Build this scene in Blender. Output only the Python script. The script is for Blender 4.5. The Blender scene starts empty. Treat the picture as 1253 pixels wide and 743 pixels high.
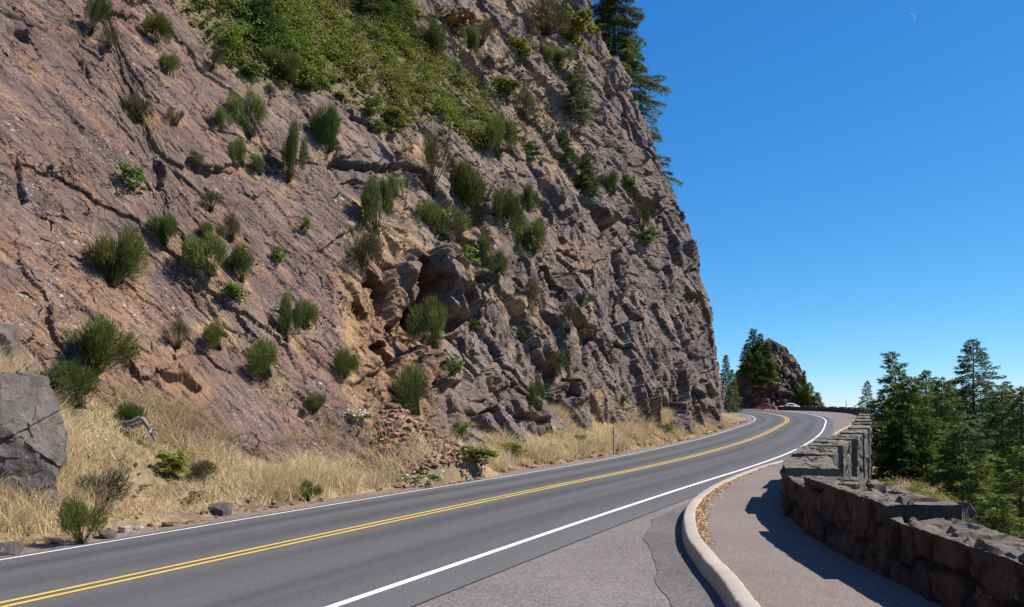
import bpy, math, random
import numpy as np
from mathutils import Vector, Matrix
R = math.radians
random.seed(7)
rng = np.random.default_rng(11)
scene = bpy.context.scene
COL = scene.collection
EYE = 1.85
F, CX, YH = 1000.0, 626.5, 497.0        # the photograph's lens, in its own pixels

# ------------------------------------------------------------------ helpers
def tag(o, label=None, cat=None, group=None, kind=None):
    if label: o['label'] = label
    if cat: o['category'] = cat
    if group: o['group'] = group
    if kind: o['kind'] = kind
    return o

def empty(name, loc=(0, 0, 0), rz=0.0):
    o = bpy.data.objects.new(name, None)
    COL.objects.link(o); o.location = loc; o.rotation_euler = (0, 0, rz)
    o.empty_display_size = .2
    return o

def make_mesh(name, V, faces, mat=None, smooth=True, attrs=None, uv=None):
    """V (n,3); faces: one int array (m,k) or a list of such arrays."""
    me = bpy.data.meshes.new(name)
    V = np.asarray(V, dtype=np.float32)
    if not isinstance(faces, list): faces = [faces]
    faces = [np.asarray(f, dtype=np.int32) for f in faces if len(f)]
    loops = np.concatenate([f.ravel() for f in faces])
    tot = np.concatenate([np.full(len(f), f.shape[1], dtype=np.int32) for f in faces])
    start = np.concatenate([[0], np.cumsum(tot)[:-1]]).astype(np.int32)
    me.vertices.add(len(V)); me.vertices.foreach_set('co', V.ravel())
    me.loops.add(len(loops)); me.loops.foreach_set('vertex_index', loops)
    me.polygons.add(len(tot)); me.polygons.foreach_set('loop_start', start)
    me.polygons.foreach_set('loop_total', tot)
    me.polygons.foreach_set('use_smooth', np.full(len(tot), smooth))
    if uv is not None:
        l = me.uv_layers.new(name='UVMap')
        l.data.foreach_set('uv', np.asarray(uv, dtype=np.float32)[loops].ravel())
    for k, a in (attrs or {}).items():
        at = me.attributes.new(k, 'FLOAT', 'POINT')
        at.data.foreach_set('value', np.asarray(a, dtype=np.float32))
    me.update(calc_edges=True)
    me.validate()
    if mat: me.materials.append(mat)
    return me

def link(name, me, parent=None, loc=None):
    o = bpy.data.objects.new(name, me); COL.objects.link(o)
    if parent: o.parent = parent
    if loc is not None: o.location = loc
    return o

def grid_faces(nr, nc, flip=False):
    i = np.arange(nr - 1)[:, None] * nc + np.arange(nc - 1)[None, :]
    i = i.ravel()
    q = np.stack([i, i + 1, i + nc + 1, i + nc], 1)
    return q[:, ::-1] if flip else q

# ------------------------------------------------------------------ noise (numpy)
def _h(ix, iy, iz, seed):
    h = (ix.astype(np.int64) * 374761393 + iy.astype(np.int64) * 668265263 + iz.astype(np.int64) * 2147483647 + seed * 974634777) & 0xFFFFFFFF
    h = ((h ^ (h >> 13)) * 1274126177) & 0xFFFFFFFF
    h = ((h ^ (h >> 16)) * 2246822519) & 0xFFFFFFFF
    h = (h ^ (h >> 13)) & 0xFFFFFFFF
    return h
def rnd(ix, iy, iz=0, seed=0):
    iz = np.zeros_like(ix) + iz
    return _h(ix, iy, iz, seed) / 4294967295.0
def vnoise3(x, y, z, seed=0):
    x0, y0, z0 = np.floor(x), np.floor(y), np.floor(z)
    fx, fy, fz = x - x0, y - y0, z - z0
    fx, fy, fz = [t * t * t * (t * (t * 6 - 15) + 10) for t in (fx, fy, fz)]
    x0, y0, z0 = x0.astype(np.int64), y0.astype(np.int64), z0.astype(np.int64)
    out = 0
    for dx in (0, 1):
        for dy in (0, 1):
            for dz in (0, 1):
                w = (fx if dx else 1 - fx) * (fy if dy else 1 - fy) * (fz if dz else 1 - fz)
                out = out + w * (_h(x0 + dx, y0 + dy, z0 + dz, seed) / 4294967295.0)
    return out * 2 - 1
def fbm3(x, y, z, oct=4, seed=0, gain=.5):
    a, s, o = 1.0, 0.0, 0.0
    f = 1.0
    for k in range(oct):
        o = o + a * vnoise3(x * f + 17.3 * k, y * f - 9.1 * k, z * f + 3.7 * k, seed + k)
        s += a; a *= gain; f *= 2.03
    return o / s
def worley2(x, y, seed=0, jit=.9):
    """F1, F2, ids (ix,iy) and the offset to the nearest cell centre"""
    ix, iy = np.floor(x).astype(np.int64), np.floor(y).astype(np.int64)
    f1 = np.full(x.shape, 9.); f2 = np.full(x.shape, 9.)
    cx_ = np.zeros(x.shape, np.int64); cy_ = np.zeros(x.shape, np.int64)
    ox = np.zeros(x.shape); oy = np.zeros(x.shape)
    for dx in (-1, 0, 1):
        for dy in (-1, 0, 1):
            jx, jy = ix + dx, iy + dy
            px = jx + .5 + (rnd(jx, jy, 1, seed) - .5) * jit
            py = jy + .5 + (rnd(jx, jy, 2, seed) - .5) * jit
            ax, ay = x - px, y - py
            d = np.sqrt(ax * ax + ay * ay)
            n = d < f1
            f2 = np.where(n, f1, np.minimum(f2, d))
            f1 = np.where(n, d, f1)
            cx_ = np.where(n, jx, cx_); cy_ = np.where(n, jy, cy_)
            ox = np.where(n, ax, ox); oy = np.where(n, ay, oy)
    return f1, f2, cx_, cy_, ox, oy
def sstep(a, b, x):
    t = np.clip((x - a) / (b - a), 0, 1); return t * t * (3 - 2 * t)
def poly_mask(px, py, poly, soft=4.0):
    """soft inside-mask of a polygon (distance based)"""
    P = np.asarray(poly, float); n = len(P)
    inside = np.zeros(px.shape, bool); d2 = np.full(px.shape, 1e12)
    for i in range(n):
        x1, y1 = P[i]; x2, y2 = P[(i + 1) % n]
        c = ((y1 > py) != (y2 > py)) & (px < (x2 - x1) * (py - y1) / ((y2 - y1) + 1e-12) + x1)
        inside ^= c
        ex, ey = x2 - x1, y2 - y1
        t = np.clip(((px - x1) * ex + (py - y1) * ey) / (ex * ex + ey * ey + 1e-12), 0, 1)
        d2 = np.minimum(d2, (px - x1 - t * ex) ** 2 + (py - y1 - t * ey) ** 2)
    d = np.sqrt(d2) * np.where(inside, 1, -1)
    return sstep(-soft, soft, d)

def proj(P):
    return CX + P[..., 0] / np.maximum(P[..., 1], .1) * F, YH - (P[..., 2] - EYE) / np.maximum(P[..., 1], .1) * F

# ------------------------------------------------------------------ materials
def new_mat(name, rough=.8, spec=.3):
    m = bpy.data.materials.new(name); m.use_nodes = True
    nt = m.node_tree; b = nt.nodes['Principled BSDF']
    b.inputs['Roughness'].default_value = rough
    b.inputs['Specular IOR Level'].default_value = spec
    return m, nt, b
def N(nt, t, **kw):
    n = nt.nodes.new(t)
    for k, v in kw.items():
        if k in n.inputs: n.inputs[k].default_value = v
        else: setattr(n, k, v)
    return n
def L(nt, a, b): nt.links.new(a, b)
def rgba(c): return (c[0], c[1], c[2], 1)
def mix(nt, fac, a, b, mode='MIX'):
    n = nt.nodes.new('ShaderNodeMix'); n.data_type = 'RGBA'; n.blend_type = mode
    for s, v in ((n.inputs[0], fac), (n.inputs[6], a), (n.inputs[7], b)):
        if hasattr(v, 'links') or hasattr(v, 'is_linked'): nt.links.new(v, s)
        elif isinstance(v, (int, float)): s.default_value = v
        else: s.default_value = rgba(v)
    return n.outputs[2]
def ramp(nt, src, p0, p1):
    n = nt.nodes.new('ShaderNodeMapRange'); n.inputs[1].default_value = p0; n.inputs[2].default_value = p1
    n.interpolation_type = 'SMOOTHSTEP'
    nt.links.new(src, n.inputs[0]); return n.outputs[0]
def noise(nt, vec, scale, detail=4, rough=.55):
    n = nt.nodes.new('ShaderNodeTexNoise'); n.inputs['Scale'].default_value = scale
    n.inputs['Detail'].default_value = detail; n.inputs['Roughness'].default_value = rough
    nt.links.new(vec, n.inputs['Vector']); return n.outputs[0]
def voro(nt, vec, scale, feature='F1', out=0):
    n = nt.nodes.new('ShaderNodeTexVoronoi'); n.feature = feature
    n.inputs['Scale'].default_value = scale; nt.links.new(vec, n.inputs['Vector']); return n.outputs[out]
def mapping(nt, vec, scale=(1, 1, 1), rot=(0, 0, 0)):
    n = nt.nodes.new('ShaderNodeMapping'); n.inputs['Scale'].default_value = scale; n.inputs['Rotation'].default_value = rot
    nt.links.new(vec, n.inputs['Vector']); return n.outputs[0]
def attr(nt, name):
    n = nt.nodes.new('ShaderNodeAttribute'); n.attribute_name = name; return n.outputs['Fac']
def math_(nt, op, a, b):
    n = nt.nodes.new('ShaderNodeMath'); n.operation = op
    for s, v in ((n.inputs[0], a), (n.inputs[1], b)):
        if isinstance(v, (int, float)): s.default_value = v
        else: nt.links.new(v, s)
    return n.outputs[0]
def bump(nt, b, h, strength=.5, dist=.02):
    n = nt.nodes.new('ShaderNodeBump'); n.inputs['Strength'].default_value = strength; n.inputs['Distance'].default_value = dist
    nt.links.new(h, n.inputs['Height']); nt.links.new(n.outputs[0], b.inputs['Normal'])
def obj_co(nt): return nt.nodes.new('ShaderNodeTexCoord').outputs['Object']
def geo_pos(nt): return nt.nodes.new('ShaderNodeNewGeometry').outputs['Position']

def rock_material(name, cols, ochre=(.30, .17, .085), lichen=.5, scale=1.0, use_attr=True, green=None, joint=False):
    m, nt, b = new_mat(name, .9, .2)
    p = obj_co(nt)
    pd = mapping(nt, p, (1, 1, .45), (0, R(35), R(20)))
    if use_attr: pd = mapping(nt, nt.nodes.new('ShaderNodeTexCoord').outputs['UV'], (.30, 1, 1))
    c = mix(nt, ramp(nt, noise(nt, pd, .45 * scale, 5), .36, .64), cols[0], cols[1])
    if use_attr: c = mix(nt, math_(nt, 'MULTIPLY', attr(nt, 'right'), .75), c, mix(nt, ramp(nt, noise(nt, pd, .5, 5), .4, .6), (.142, .116, .102), (.192, .155, .132)))
    c = mix(nt, ramp(nt, noise(nt, pd, 1.1 * scale, 6, .65), .42, .66), c, cols[2])
    c = mix(nt, math_(nt, 'MULTIPLY', ramp(nt, noise(nt, pd, 4.2 * scale, 6, .7), .5, .75), .65), c, cols[3])
    if use_attr: c = mix(nt, math_(nt, 'MULTIPLY', math_(nt, 'SUBTRACT', 1.0, attr(nt, 'right')), math_(nt, 'MULTIPLY', ramp(nt, noise(nt, pd, .9, 6, .7), .50, .62), .6)), c, (.21, .115, .075))
    vr = noise(nt, pd, 1.7 * scale, 9, .74)
    c = mix(nt, .8, c, mix(nt, ramp(nt, vr, .30, .70), (.58, .56, .57), (1.30, 1.27, 1.24)), 'MULTIPLY')
    oc = ramp(nt, noise(nt, p, .8 * scale, 6, .7), .57, .72)
    if use_attr:
        oc = math_(nt, 'MAXIMUM', math_(nt, 'MULTIPLY', oc, .32), math_(nt, 'MULTIPLY', attr(nt, 'ochre'), ramp(nt, noise(nt, p, 2.0 * scale, 6, .7), .3, .62)))
    else:
        oc = math_(nt, 'MULTIPLY', oc, .4)
    c = mix(nt, oc, c, ochre)
    if use_attr:
        ckf = attr(nt, 'crack'); c = mix(nt, math_(nt, 'MULTIPLY', math_(nt, 'MULTIPLY', ckf, .85), ramp(nt, noise(nt, p, .7, 4), .52, .62)), c, (.31, .20, .11)); c = mix(nt, math_(nt, 'MULTIPLY', math_(nt, 'MULTIPLY', ckf, .8), ramp(nt, noise(nt, p, .7, 4), .62, .45)), c, (.06, .047, .042))
        soil = math_(nt, 'MULTIPLY', attr(nt, 'soil'), ramp(nt, noise(nt, pd, 2.2 * scale, 6, .72), .40, .58))
        c = mix(nt, soil, c, (.37, .24, .12))
        gr = math_(nt, 'MULTIPLY', attr(nt, 'veg'), ramp(nt, noise(nt, p, 2.2 * scale, 5, .7), .2, .5))
        c = mix(nt, gr, c, (.16, .125, .06))
    if green:
        c = mix(nt, math_(nt, 'MULTIPLY', ramp(nt, noise(nt, p, 3.2, 5, .7), .45, .65), .7), c, green)
    # lichen: pale round blotches, in colonies
    lz = ramp(nt, noise(nt, p, .5 * scale, 4), .47, .62)
    w = mapping(nt, p, (1, 1, 1))
    sp = nt.nodes.new('ShaderNodeMapRange'); sp.inputs[1].default_value = .30; sp.inputs[2].default_value = .20
    nt.links.new(voro(nt, w, 4.5 * scale), sp.inputs[0])
    sp2 = nt.nodes.new('ShaderNodeMapRange'); sp2.inputs[1].default_value = .26; sp2.inputs[2].default_value = .16
    nt.links.new(voro(nt, w, 11 * scale), sp2.inputs[0])
    spk = math_(nt, 'MAXIMUM', math_(nt, 'MULTIPLY', sp.outputs[0], ramp(nt, noise(nt, p, 2.1 * scale, 3), .52, .6)), sp2.outputs[0])
    spk = math_(nt, 'MULTIPLY', math_(nt, 'MULTIPLY', spk, lz), math_(nt, 'MULTIPLY', ramp(nt, noise(nt, p, 14 * scale, 3), .35, .6), lichen))
    c = mix(nt, spk, c, (.46, .44, .40))
    # fine grain
    g = noise(nt, p, 22 * scale, 6, .75)
    c = mix(nt, math_(nt, 'MULTIPLY', ramp(nt, g, .30, .72), .5), c, (.07, .052, .045), 'MIX') if False else mix(nt, .55, c, mix(nt, ramp(nt, g, .25, .75), (.55, .52, .5), (1.35, 1.34, 1.33)), 'MULTIPLY')
    if joint: c = mix(nt, math_(nt, 'MULTIPLY', attr(nt, 'joint'), .8), c, (.022, .018, .016)); c = mix(nt, math_(nt, 'MULTIPLY', attr(nt, 'lit_top'), ramp(nt, noise(nt, p, 5, 5, .7), .3, .6)), c, (.205, .168, .138))  # wall tops painted paler, imitating the sunlight that falls on them
    L(nt, c, b.inputs['Base Color'])
    h = math_(nt, 'ADD', math_(nt, 'MULTIPLY', noise(nt, pd, 5 * scale, 8, .7), 1.0), math_(nt, 'MULTIPLY', voro(nt, pd, 3.2 * scale), .35))
    h = math_(nt, 'ADD', h, math_(nt, 'MULTIPLY', noise(nt, p, 26 * scale, 5, .7), .3))
    if use_attr:
        wv = nt.nodes.new('ShaderNodeVectorMath'); wv.operation = 'MULTIPLY_ADD'; nn = nt.nodes.new('ShaderNodeTexNoise'); nn.inputs['Scale'].default_value = 1.6; nn.inputs['Detail'].default_value = 5
        L(nt, p, nn.inputs['Vector']); L(nt, nn.outputs[1], wv.inputs[0]); wv.inputs[1].default_value = (.5, .5, .5); L(nt, pd, wv.inputs[2])
        for sc_, wd_, am_ in ((.8, .016, 1.8), (2.6, .022, 1.0)):
            e = nt.nodes.new('ShaderNodeTexVoronoi'); e.feature = 'DISTANCE_TO_EDGE'; e.inputs['Scale'].default_value = sc_; L(nt, wv.outputs[0], e.inputs['Vector'])
            msk = ramp(nt, noise(nt, p, .6 / sc_ + .3, 3), .44, .56)
            ck_ = nt.nodes.new('ShaderNodeMapRange'); ck_.inputs[1].default_value = wd_ * 1.2; ck_.inputs[2].default_value = 0; L(nt, e.outputs[0], ck_.inputs[0])
            h = math_(nt, 'SUBTRACT', h, math_(nt, 'MULTIPLY', math_(nt, 'MULTIPLY', ck_.outputs[0], msk), am_))
    bump(nt, b, h, .9, .10 / scale ** .6)
    return m

def foliage_material(name, dark, light, trans=.25, tip=None, patch=None):
    m, nt, b = new_mat(name, .65, .08)
    t = attr(nt, 'tone')
    oi = nt.nodes.new('ShaderNodeObjectInfo')
    c = mix(nt, t, dark, light)
    if patch:
        pn = geo_pos(nt); c = mix(nt, math_(nt, 'MULTIPLY', ramp(nt, noise(nt, pn, .55, 4, .65), .50, .64), .75), c, patch[0]); c = mix(nt, math_(nt, 'MULTIPLY', ramp(nt, noise(nt, pn, 1.3, 4, .65), .58, .70), .7), c, patch[1])
    if tip: c = mix(nt, math_(nt, 'MULTIPLY', attr(nt, 'tip'), .8), c, tip)
    v = mix(nt, oi.outputs['Random'], (.8, .84, .8), (1.22, 1.16, 1.1))
    c = mix(nt, 1.0, c, v, 'MULTIPLY')
    L(nt, c, b.inputs['Base Color'])
    tr = nt.nodes.new('ShaderNodeBsdfTranslucent'); L(nt, c, tr.inputs['Color'])
    ms = nt.nodes.new('ShaderNodeMixShader'); ms.inputs[0].default_value = trans
    L(nt, b.outputs[0], ms.inputs[1]); L(nt, tr.outputs[0], ms.inputs[2])
    L(nt, ms.outputs[0], nt.nodes['Material Output'].inputs['Surface'])
    return m

def plain(name, c, rough=.6, spec=.4, metal=0.0, var=.15, scale=20):
    m, nt, b = new_mat(name, rough, spec)
    b.inputs['Metallic'].default_value = metal
    n = noise(nt, obj_co(nt), scale, 4)
    L(nt, mix(nt, n, tuple(x * (1 - var) for x in c), tuple(x * (1 + var) for x in c)), b.inputs['Base Color'])
    return m

M = {}
M['cliff'] = rock_material('cliff_rock', [(.148, .097, .083), (.195, .121, .092), (.132, .100, .092), (.275, .212, .178)], lichen=1.0)
M['boulder'] = rock_material('boulder_rock', [(.128, .112, .100), (.165, .142, .124), (.11, .098, .088), (.215, .185, .16)], lichen=.3, scale=1.6, use_attr=False)
M['knob'] = rock_material('knob_rock', [(.11, .085, .074), (.175, .125, .098), (.085, .07, .064), (.32, .22, .155)], ochre=(.34, .19, .10), lichen=.1, scale=.35, use_attr=False)
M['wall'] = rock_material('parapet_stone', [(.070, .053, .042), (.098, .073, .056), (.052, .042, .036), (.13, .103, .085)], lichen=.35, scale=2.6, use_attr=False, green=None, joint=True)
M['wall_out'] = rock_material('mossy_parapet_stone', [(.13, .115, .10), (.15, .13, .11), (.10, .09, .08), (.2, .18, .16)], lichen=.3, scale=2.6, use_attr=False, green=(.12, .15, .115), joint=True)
M['scree'] = rock_material('scree_rock', [(.27, .145, .09), (.36, .20, .125), (.19, .11, .078), (.42, .27, .18)], lichen=.0, scale=2.0, use_attr=False)
M['pale'] = rock_material('pale_stone', [(.38, .36, .33), (.45, .42, .38), (.3, .28, .26), (.5, .47, .43)], lichen=.0, scale=2.0, use_attr=False)

M['broom'] = foliage_material('broom_stems', (.040, .058, .013), (.145, .178, .042), .3, tip=(.20, .215, .07))
M['olive'] = foliage_material('olive_scrub', (.045, .045, .02), (.15, .125, .06), .15)
M['rusty'] = foliage_material('rusty_scrub', (.10, .045, .015), (.30, .16, .05), .15)
M['bright'] = foliage_material('bright_leaves', (.045, .085, .012), (.17, .24, .04), .3)
M['salal'] = foliage_material('salal_leaves', (.060, .085, .012), (.265, .285, .052), .35, patch=((.24, .19, .06), (.045, .06, .016)))
M['needle'] = foliage_material('conifer_needles', (.030, .050, .016), (.125, .158, .044), .28)
M['needle_blue'] = foliage_material('blue_conifer_needles', (.030, .055, .024), (.118, .160, .062), .33)
M['needle_sun'] = foliage_material('yellow_green_needles', (.046, .074, .015), (.195, .228, .044), .33)
M['dry'] = foliage_material('dry_grass_blades', (.43, .31, .17), (.80, .655, .42), .25)
M['dryleaf'] = foliage_material('dry_leaf', (.34, .19, .09), (.62, .43, .24), .2)
M['flower'] = plain('white_petals', (.75, .75, .70), .7)
M['bark'] = plain('conifer_bark', (.085, .062, .048), .9, .1, var=.4, scale=9)
M['deadwood'] = plain('weathered_wood', (.21, .185, .165), .85, .2, var=.5, scale=14)

def asphalt_material():
    m, nt, b = new_mat('asphalt', .85, .25)
    tc = nt.nodes.new('ShaderNodeTexCoord'); uv = tc.outputs['UV']; p = geo_pos(nt)
    streak = noise(nt, mapping(nt, uv, (1.5, .03, 1)), 1.0, 5, .6)
    c = mix(nt, ramp(nt, streak, .3, .7), (.080, .079, .080), (.108, .106, .105))
    blot = noise(nt, mapping(nt, uv, (.8, .12, 1)), 1.0, 5, .6)
    c = mix(nt, math_(nt, 'MULTIPLY', ramp(nt, blot, .45, .75), .5), c, (.118, .114, .11))
    tr = attr(nt, 'track')
    c = mix(nt, math_(nt, 'MULTIPLY', tr, ramp(nt, noise(nt, mapping(nt, uv, (1, .05, 1)), 1.0, 4), .2, .6)), c, (.060, .059, .061))
    g = noise(nt, p, 38, 4, .8)
    c = mix(nt, .85, c, mix(nt, ramp(nt, g, .25, .75), (.55, .55, .55), (1.42, 1.42, 1.42)), 'MULTIPLY')
    L(nt, c, b.inputs['Base Color'])
    bump(nt, b, noise(nt, p, 80, 3), .5, .006)
    return m
M['asphalt'] = asphalt_material()
def chip_material(name, a, b_, c_, bscale=60, cracks=True):
    m, nt, b = new_mat(name, .92, .2)
    p = geo_pos(nt)
    c = mix(nt, ramp(nt, noise(nt, p, .35, 5, .6), .35, .65), a, b_)
    c = mix(nt, math_(nt, 'MULTIPLY', ramp(nt, noise(nt, p, 1.9, 5, .7), .5, .7), .55), c, c_)
    if cracks:
        wv = nt.nodes.new('ShaderNodeVectorMath'); wv.operation = 'ADD'
        nn = nt.nodes.new('ShaderNodeTexNoise'); nn.inputs['Scale'].default_value = 1.1; nn.inputs['Detail'].default_value = 6
        L(nt, p, nn.inputs['Vector']); L(nt, p, wv.inputs[0]); L(nt, nn.outputs[1], wv.inputs[1])
        e = nt.nodes.new('ShaderNodeTexVoronoi'); e.feature = 'DISTANCE_TO_EDGE'; e.inputs['Scale'].default_value = .33
        L(nt, wv.outputs[0], e.inputs['Vector'])
        ck = nt.nodes.new('ShaderNodeMapRange'); ck.inputs[1].default_value = .006; ck.inputs[2].default_value = .0; L(nt, e.outputs[0], ck.inputs[0])
        ckm = math_(nt, 'MULTIPLY', ck.outputs[0], ramp(nt, noise(nt, p, .5, 3), .58, .64))
        c = mix(nt, math_(nt, 'MULTIPLY', ckm, .75), c, (.04, .036, .034))
    v = voro(nt, p, bscale, 'F1', 1)
    hsv = nt.nodes.new('ShaderNodeSeparateColor'); L(nt, v, hsv.inputs[0])
    c = mix(nt, .75, c, mix(nt, hsv.outputs[0], (.45, .45, .45), (1.5, 1.48, 1.45)), 'MULTIPLY')
    L(nt, c, b.inputs['Base Color'])
    bump(nt, b, noise(nt, p, 70, 3, .7), .6, .008)
    return m
M['pullout'] = chip_material('chipseal', (.150, .130, .122), (.178, .157, .146), (.125, .112, .106), cracks=False)
M['gutter'] = chip_material('patched_asphalt', (.104, .095, .092), (.136, .124, .119), (.088, .081, .079), cracks=False)
M['sidewalk'] = chip_material('sidewalk_paving', (.168, .138, .122), (.192, .158, .140), (.15, .125, .112), 110, cracks=False)
M['gravel_ground'] = chip_material('verge_soil', (.16, .125, .10), (.21, .165, .125), (.13, .10, .085), 25, cracks=False)
def line_material(name, c):
    m, nt, b = new_mat(name, .7, .3)
    p = geo_pos(nt)
    w = math_(nt, 'MULTIPLY', math_(nt, 'ADD', ramp(nt, noise(nt, p, 24, 5, .8), .54, .66), ramp(nt, noise(nt, p, 1.1, 5, .7), .55, .75)), .5)
    c1 = mix(nt, ramp(nt, noise(nt, p, 1.3, 4), .3, .7), tuple(x * .86 for x in c), c)
    L(nt, mix(nt, w, c1, tuple(.11 + .25 * x for x in c)), b.inputs['Base Color'])
    return m
M['white_line'] = line_material('white_road_paint', (.72, .71, .69))
M['yellow_line'] = line_material('yellow_road_paint', (.66, .44, .075))
def concrete_material():
    m, nt, b = new_mat('kerb_concrete', .85, .25)
    p = geo_pos(nt)
    c = mix(nt, ramp(nt, noise(nt, p, 1.4, 6, .65), .3, .7), (.31, .265, .215), (.39, .34, .28))
    c = mix(nt, math_(nt, 'MULTIPLY', ramp(nt, noise(nt, p, 7, 6, .7), .5, .75), .5), c, (.27, .235, .20))
    c = mix(nt, math_(nt, 'MULTIPLY', ramp(nt, noise(nt, p, 40, 4, .7), .52, .7), .35), c, (.22, .19, .165))
    L(nt, c, b.inputs['Base Color']); bump(nt, b, noise(nt, p, 35, 5, .7), .4, .008)
    return m
M['concrete'] = concrete_material()
def terrain_material():
    m, nt, b = new_mat('hillside_soil', .95, .1)
    p = geo_pos(nt)
    c = mix(nt, ramp(nt, noise(nt, p, .6, 6, .65), .38, .62), (.36, .26, .155), (.17, .12, .075))
    c = mix(nt, math_(nt, 'MULTIPLY', ramp(nt, noise(nt, p, .33, 5, .6), .5, .66), .8), c, (.06, .075, .022))
    g = noise(nt, p, 9, 6, .75)
    c = mix(nt, .6, c, mix(nt, ramp(nt, g, .25, .75), (.5, .5, .5), (1.45, 1.42, 1.4)), 'MULTIPLY')
    L(nt, c, b.inputs['Base Color']); bump(nt, b, noise(nt, p, 6, 7, .75), .9, .12)
    return m
M['terrain'] = terrain_material()
def sea_material():
    m, nt, b = new_mat('sea_water', .25, .5)
    b.inputs['Base Color'].default_value = (.03, .09, .13, 1)
    bump(nt, b, noise(nt, geo_pos(nt), .15, 6), .3, 1.0)
    return m
M['sea'] = sea_material()

# ------------------------------------------------------------------ the road in plan
cp = np.array([(-20., -20.5), (-14.8, -10), (-9.7, 0), (-5.31, 8.48), (-4.30, 10.51), (-2.81, 13.52), (0.10, 19.22), (6.7, 31.8), (13.9, 47.8),
               (22.6, 69.3), (27.5, 82), (34.6, 103.3), (42.6, 135.0), (46.8, 158.5), (48.8, 174), (48.4, 190), (45, 205), (38, 218), (26, 228)])
def catmull(P, step=.5):
    P = np.asarray(P, float); d = np.concatenate([[0], np.cumsum(np.linalg.norm(np.diff(P, axis=0), axis=1))])
    m = np.gradient(P, d, axis=0)
    t = np.arange(0, d[-1], step); k = np.clip(np.searchsorted(d, t, 'right') - 1, 0, len(P) - 2)
    h = (d[k + 1] - d[k]); u = ((t - d[k]) / h)[:, None]; h = h[:, None]
    return (2*u**3 - 3*u**2 + 1) * P[k] + (u**3 - 2*u**2 + u) * h * m[k] + (-2*u**3 + 3*u**2) * P[k+1] + (u**3 - u**2) * h * m[k+1]
def smooth(P, n=13):
    k = np.hanning(n + 2)[1:-1]; k /= k.sum()
    Q = np.pad(P, ((n // 2, n // 2), (0, 0)), mode='reflect', reflect_type='odd')
    return np.stack([np.convolve(Q[:, i], k, 'valid') for i in range(P.shape[1])], 1)
C = smooth(catmull(cp, .5), 21)
def tang(P):
    t = np.gradient(P, axis=0); return t / np.linalg.norm(t, axis=1)[:, None]
CT = tang(C); CN = np.stack([CT[:, 1], -CT[:, 0]], 1)      # right normal
def climb(y): return np.interp(y, [-20, 0, 25, 50, 75, 100, 150, 200, 260], [0, 0, 0, .12, .40, .60, .95, 1.15, 1.3])
SUP = .06
def zc(y): return -.22 + climb(y)
def nearest(x, y):
    """lateral offset q (right +), station y of the centreline"""
    sh = x.shape; x = x.ravel(); y = y.ravel()
    q = np.zeros(len(x)); yc = np.zeros(len(x)); end = np.zeros(len(x), bool)
    for a in range(0, len(x), 20000):
        dx = x[a:a+20000, None] - C[None, :, 0]; dy = y[a:a+20000, None] - C[None, :, 1]
        k = np.argmin(dx * dx + dy * dy, 1); r = np.arange(len(k))
        q[a:a+20000] = dx[r, k] * CN[k, 0] + dy[r, k] * CN[k, 1]; yc[a:a+20000] = C[k, 1]
    return q.reshape(sh), yc.reshape(sh)
QR = 3.7
DT = ([-25, 8, 12, 16, 18, 19.5, 26, 32, 46, 60, 68, 90, 240], [6, 5.4, 5.0, 4.7, 4.0, 3.1, 2.9, 3.1, 2.6, 2.1, 1.6, 6, 9])
RT = ([-25, 8, 12, 16, 18, 19.5, 26, 32, 46, 60, 68, 90, 240], [3, 3, 2.9, 2.5, 1.6, .7, .9, 1.1, 1.1, .7, .4, .5, .8])
WALLY = np.array([-12, -8, 0, 5.75, 8, 10.75, 13, 14.8, 17.5, 20.8, 24.5, 30, 36, 45, 54, 69, 85, 100, 112, 125, 138, 150, 160, 166])
WALLX = np.array([3.1, 3.2, 3.45, 3.6, 3.72, 3.95, 4.35, 4.95, 6.05, 7.56, 9.47, 12.1, 14.9, 18.9, 22.8, 29.3, 36.5, 43, 47.5, 51.5, 54.3, 55.6, 55.0, 53.7])
W = smooth(catmull(np.stack([WALLX, WALLY], 1), .25), 13)
def edge_x(y): return np.interp(y, [-60, -12, 0, 8, 10.75, 13, 17.5, 24.5, 36, 54, 85, 112, 138, 150, 163, 178, 195, 240, 400],
                                [2, 3.8, 4.2, 4.45, 4.75, 5.1, 6.9, 10.4, 15.8, 23.7, 37.4, 48.4, 55.3, 57.5, 61.5, 70, 86, 98, 130])
SCREE = (-3.9, 26.6)
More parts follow.
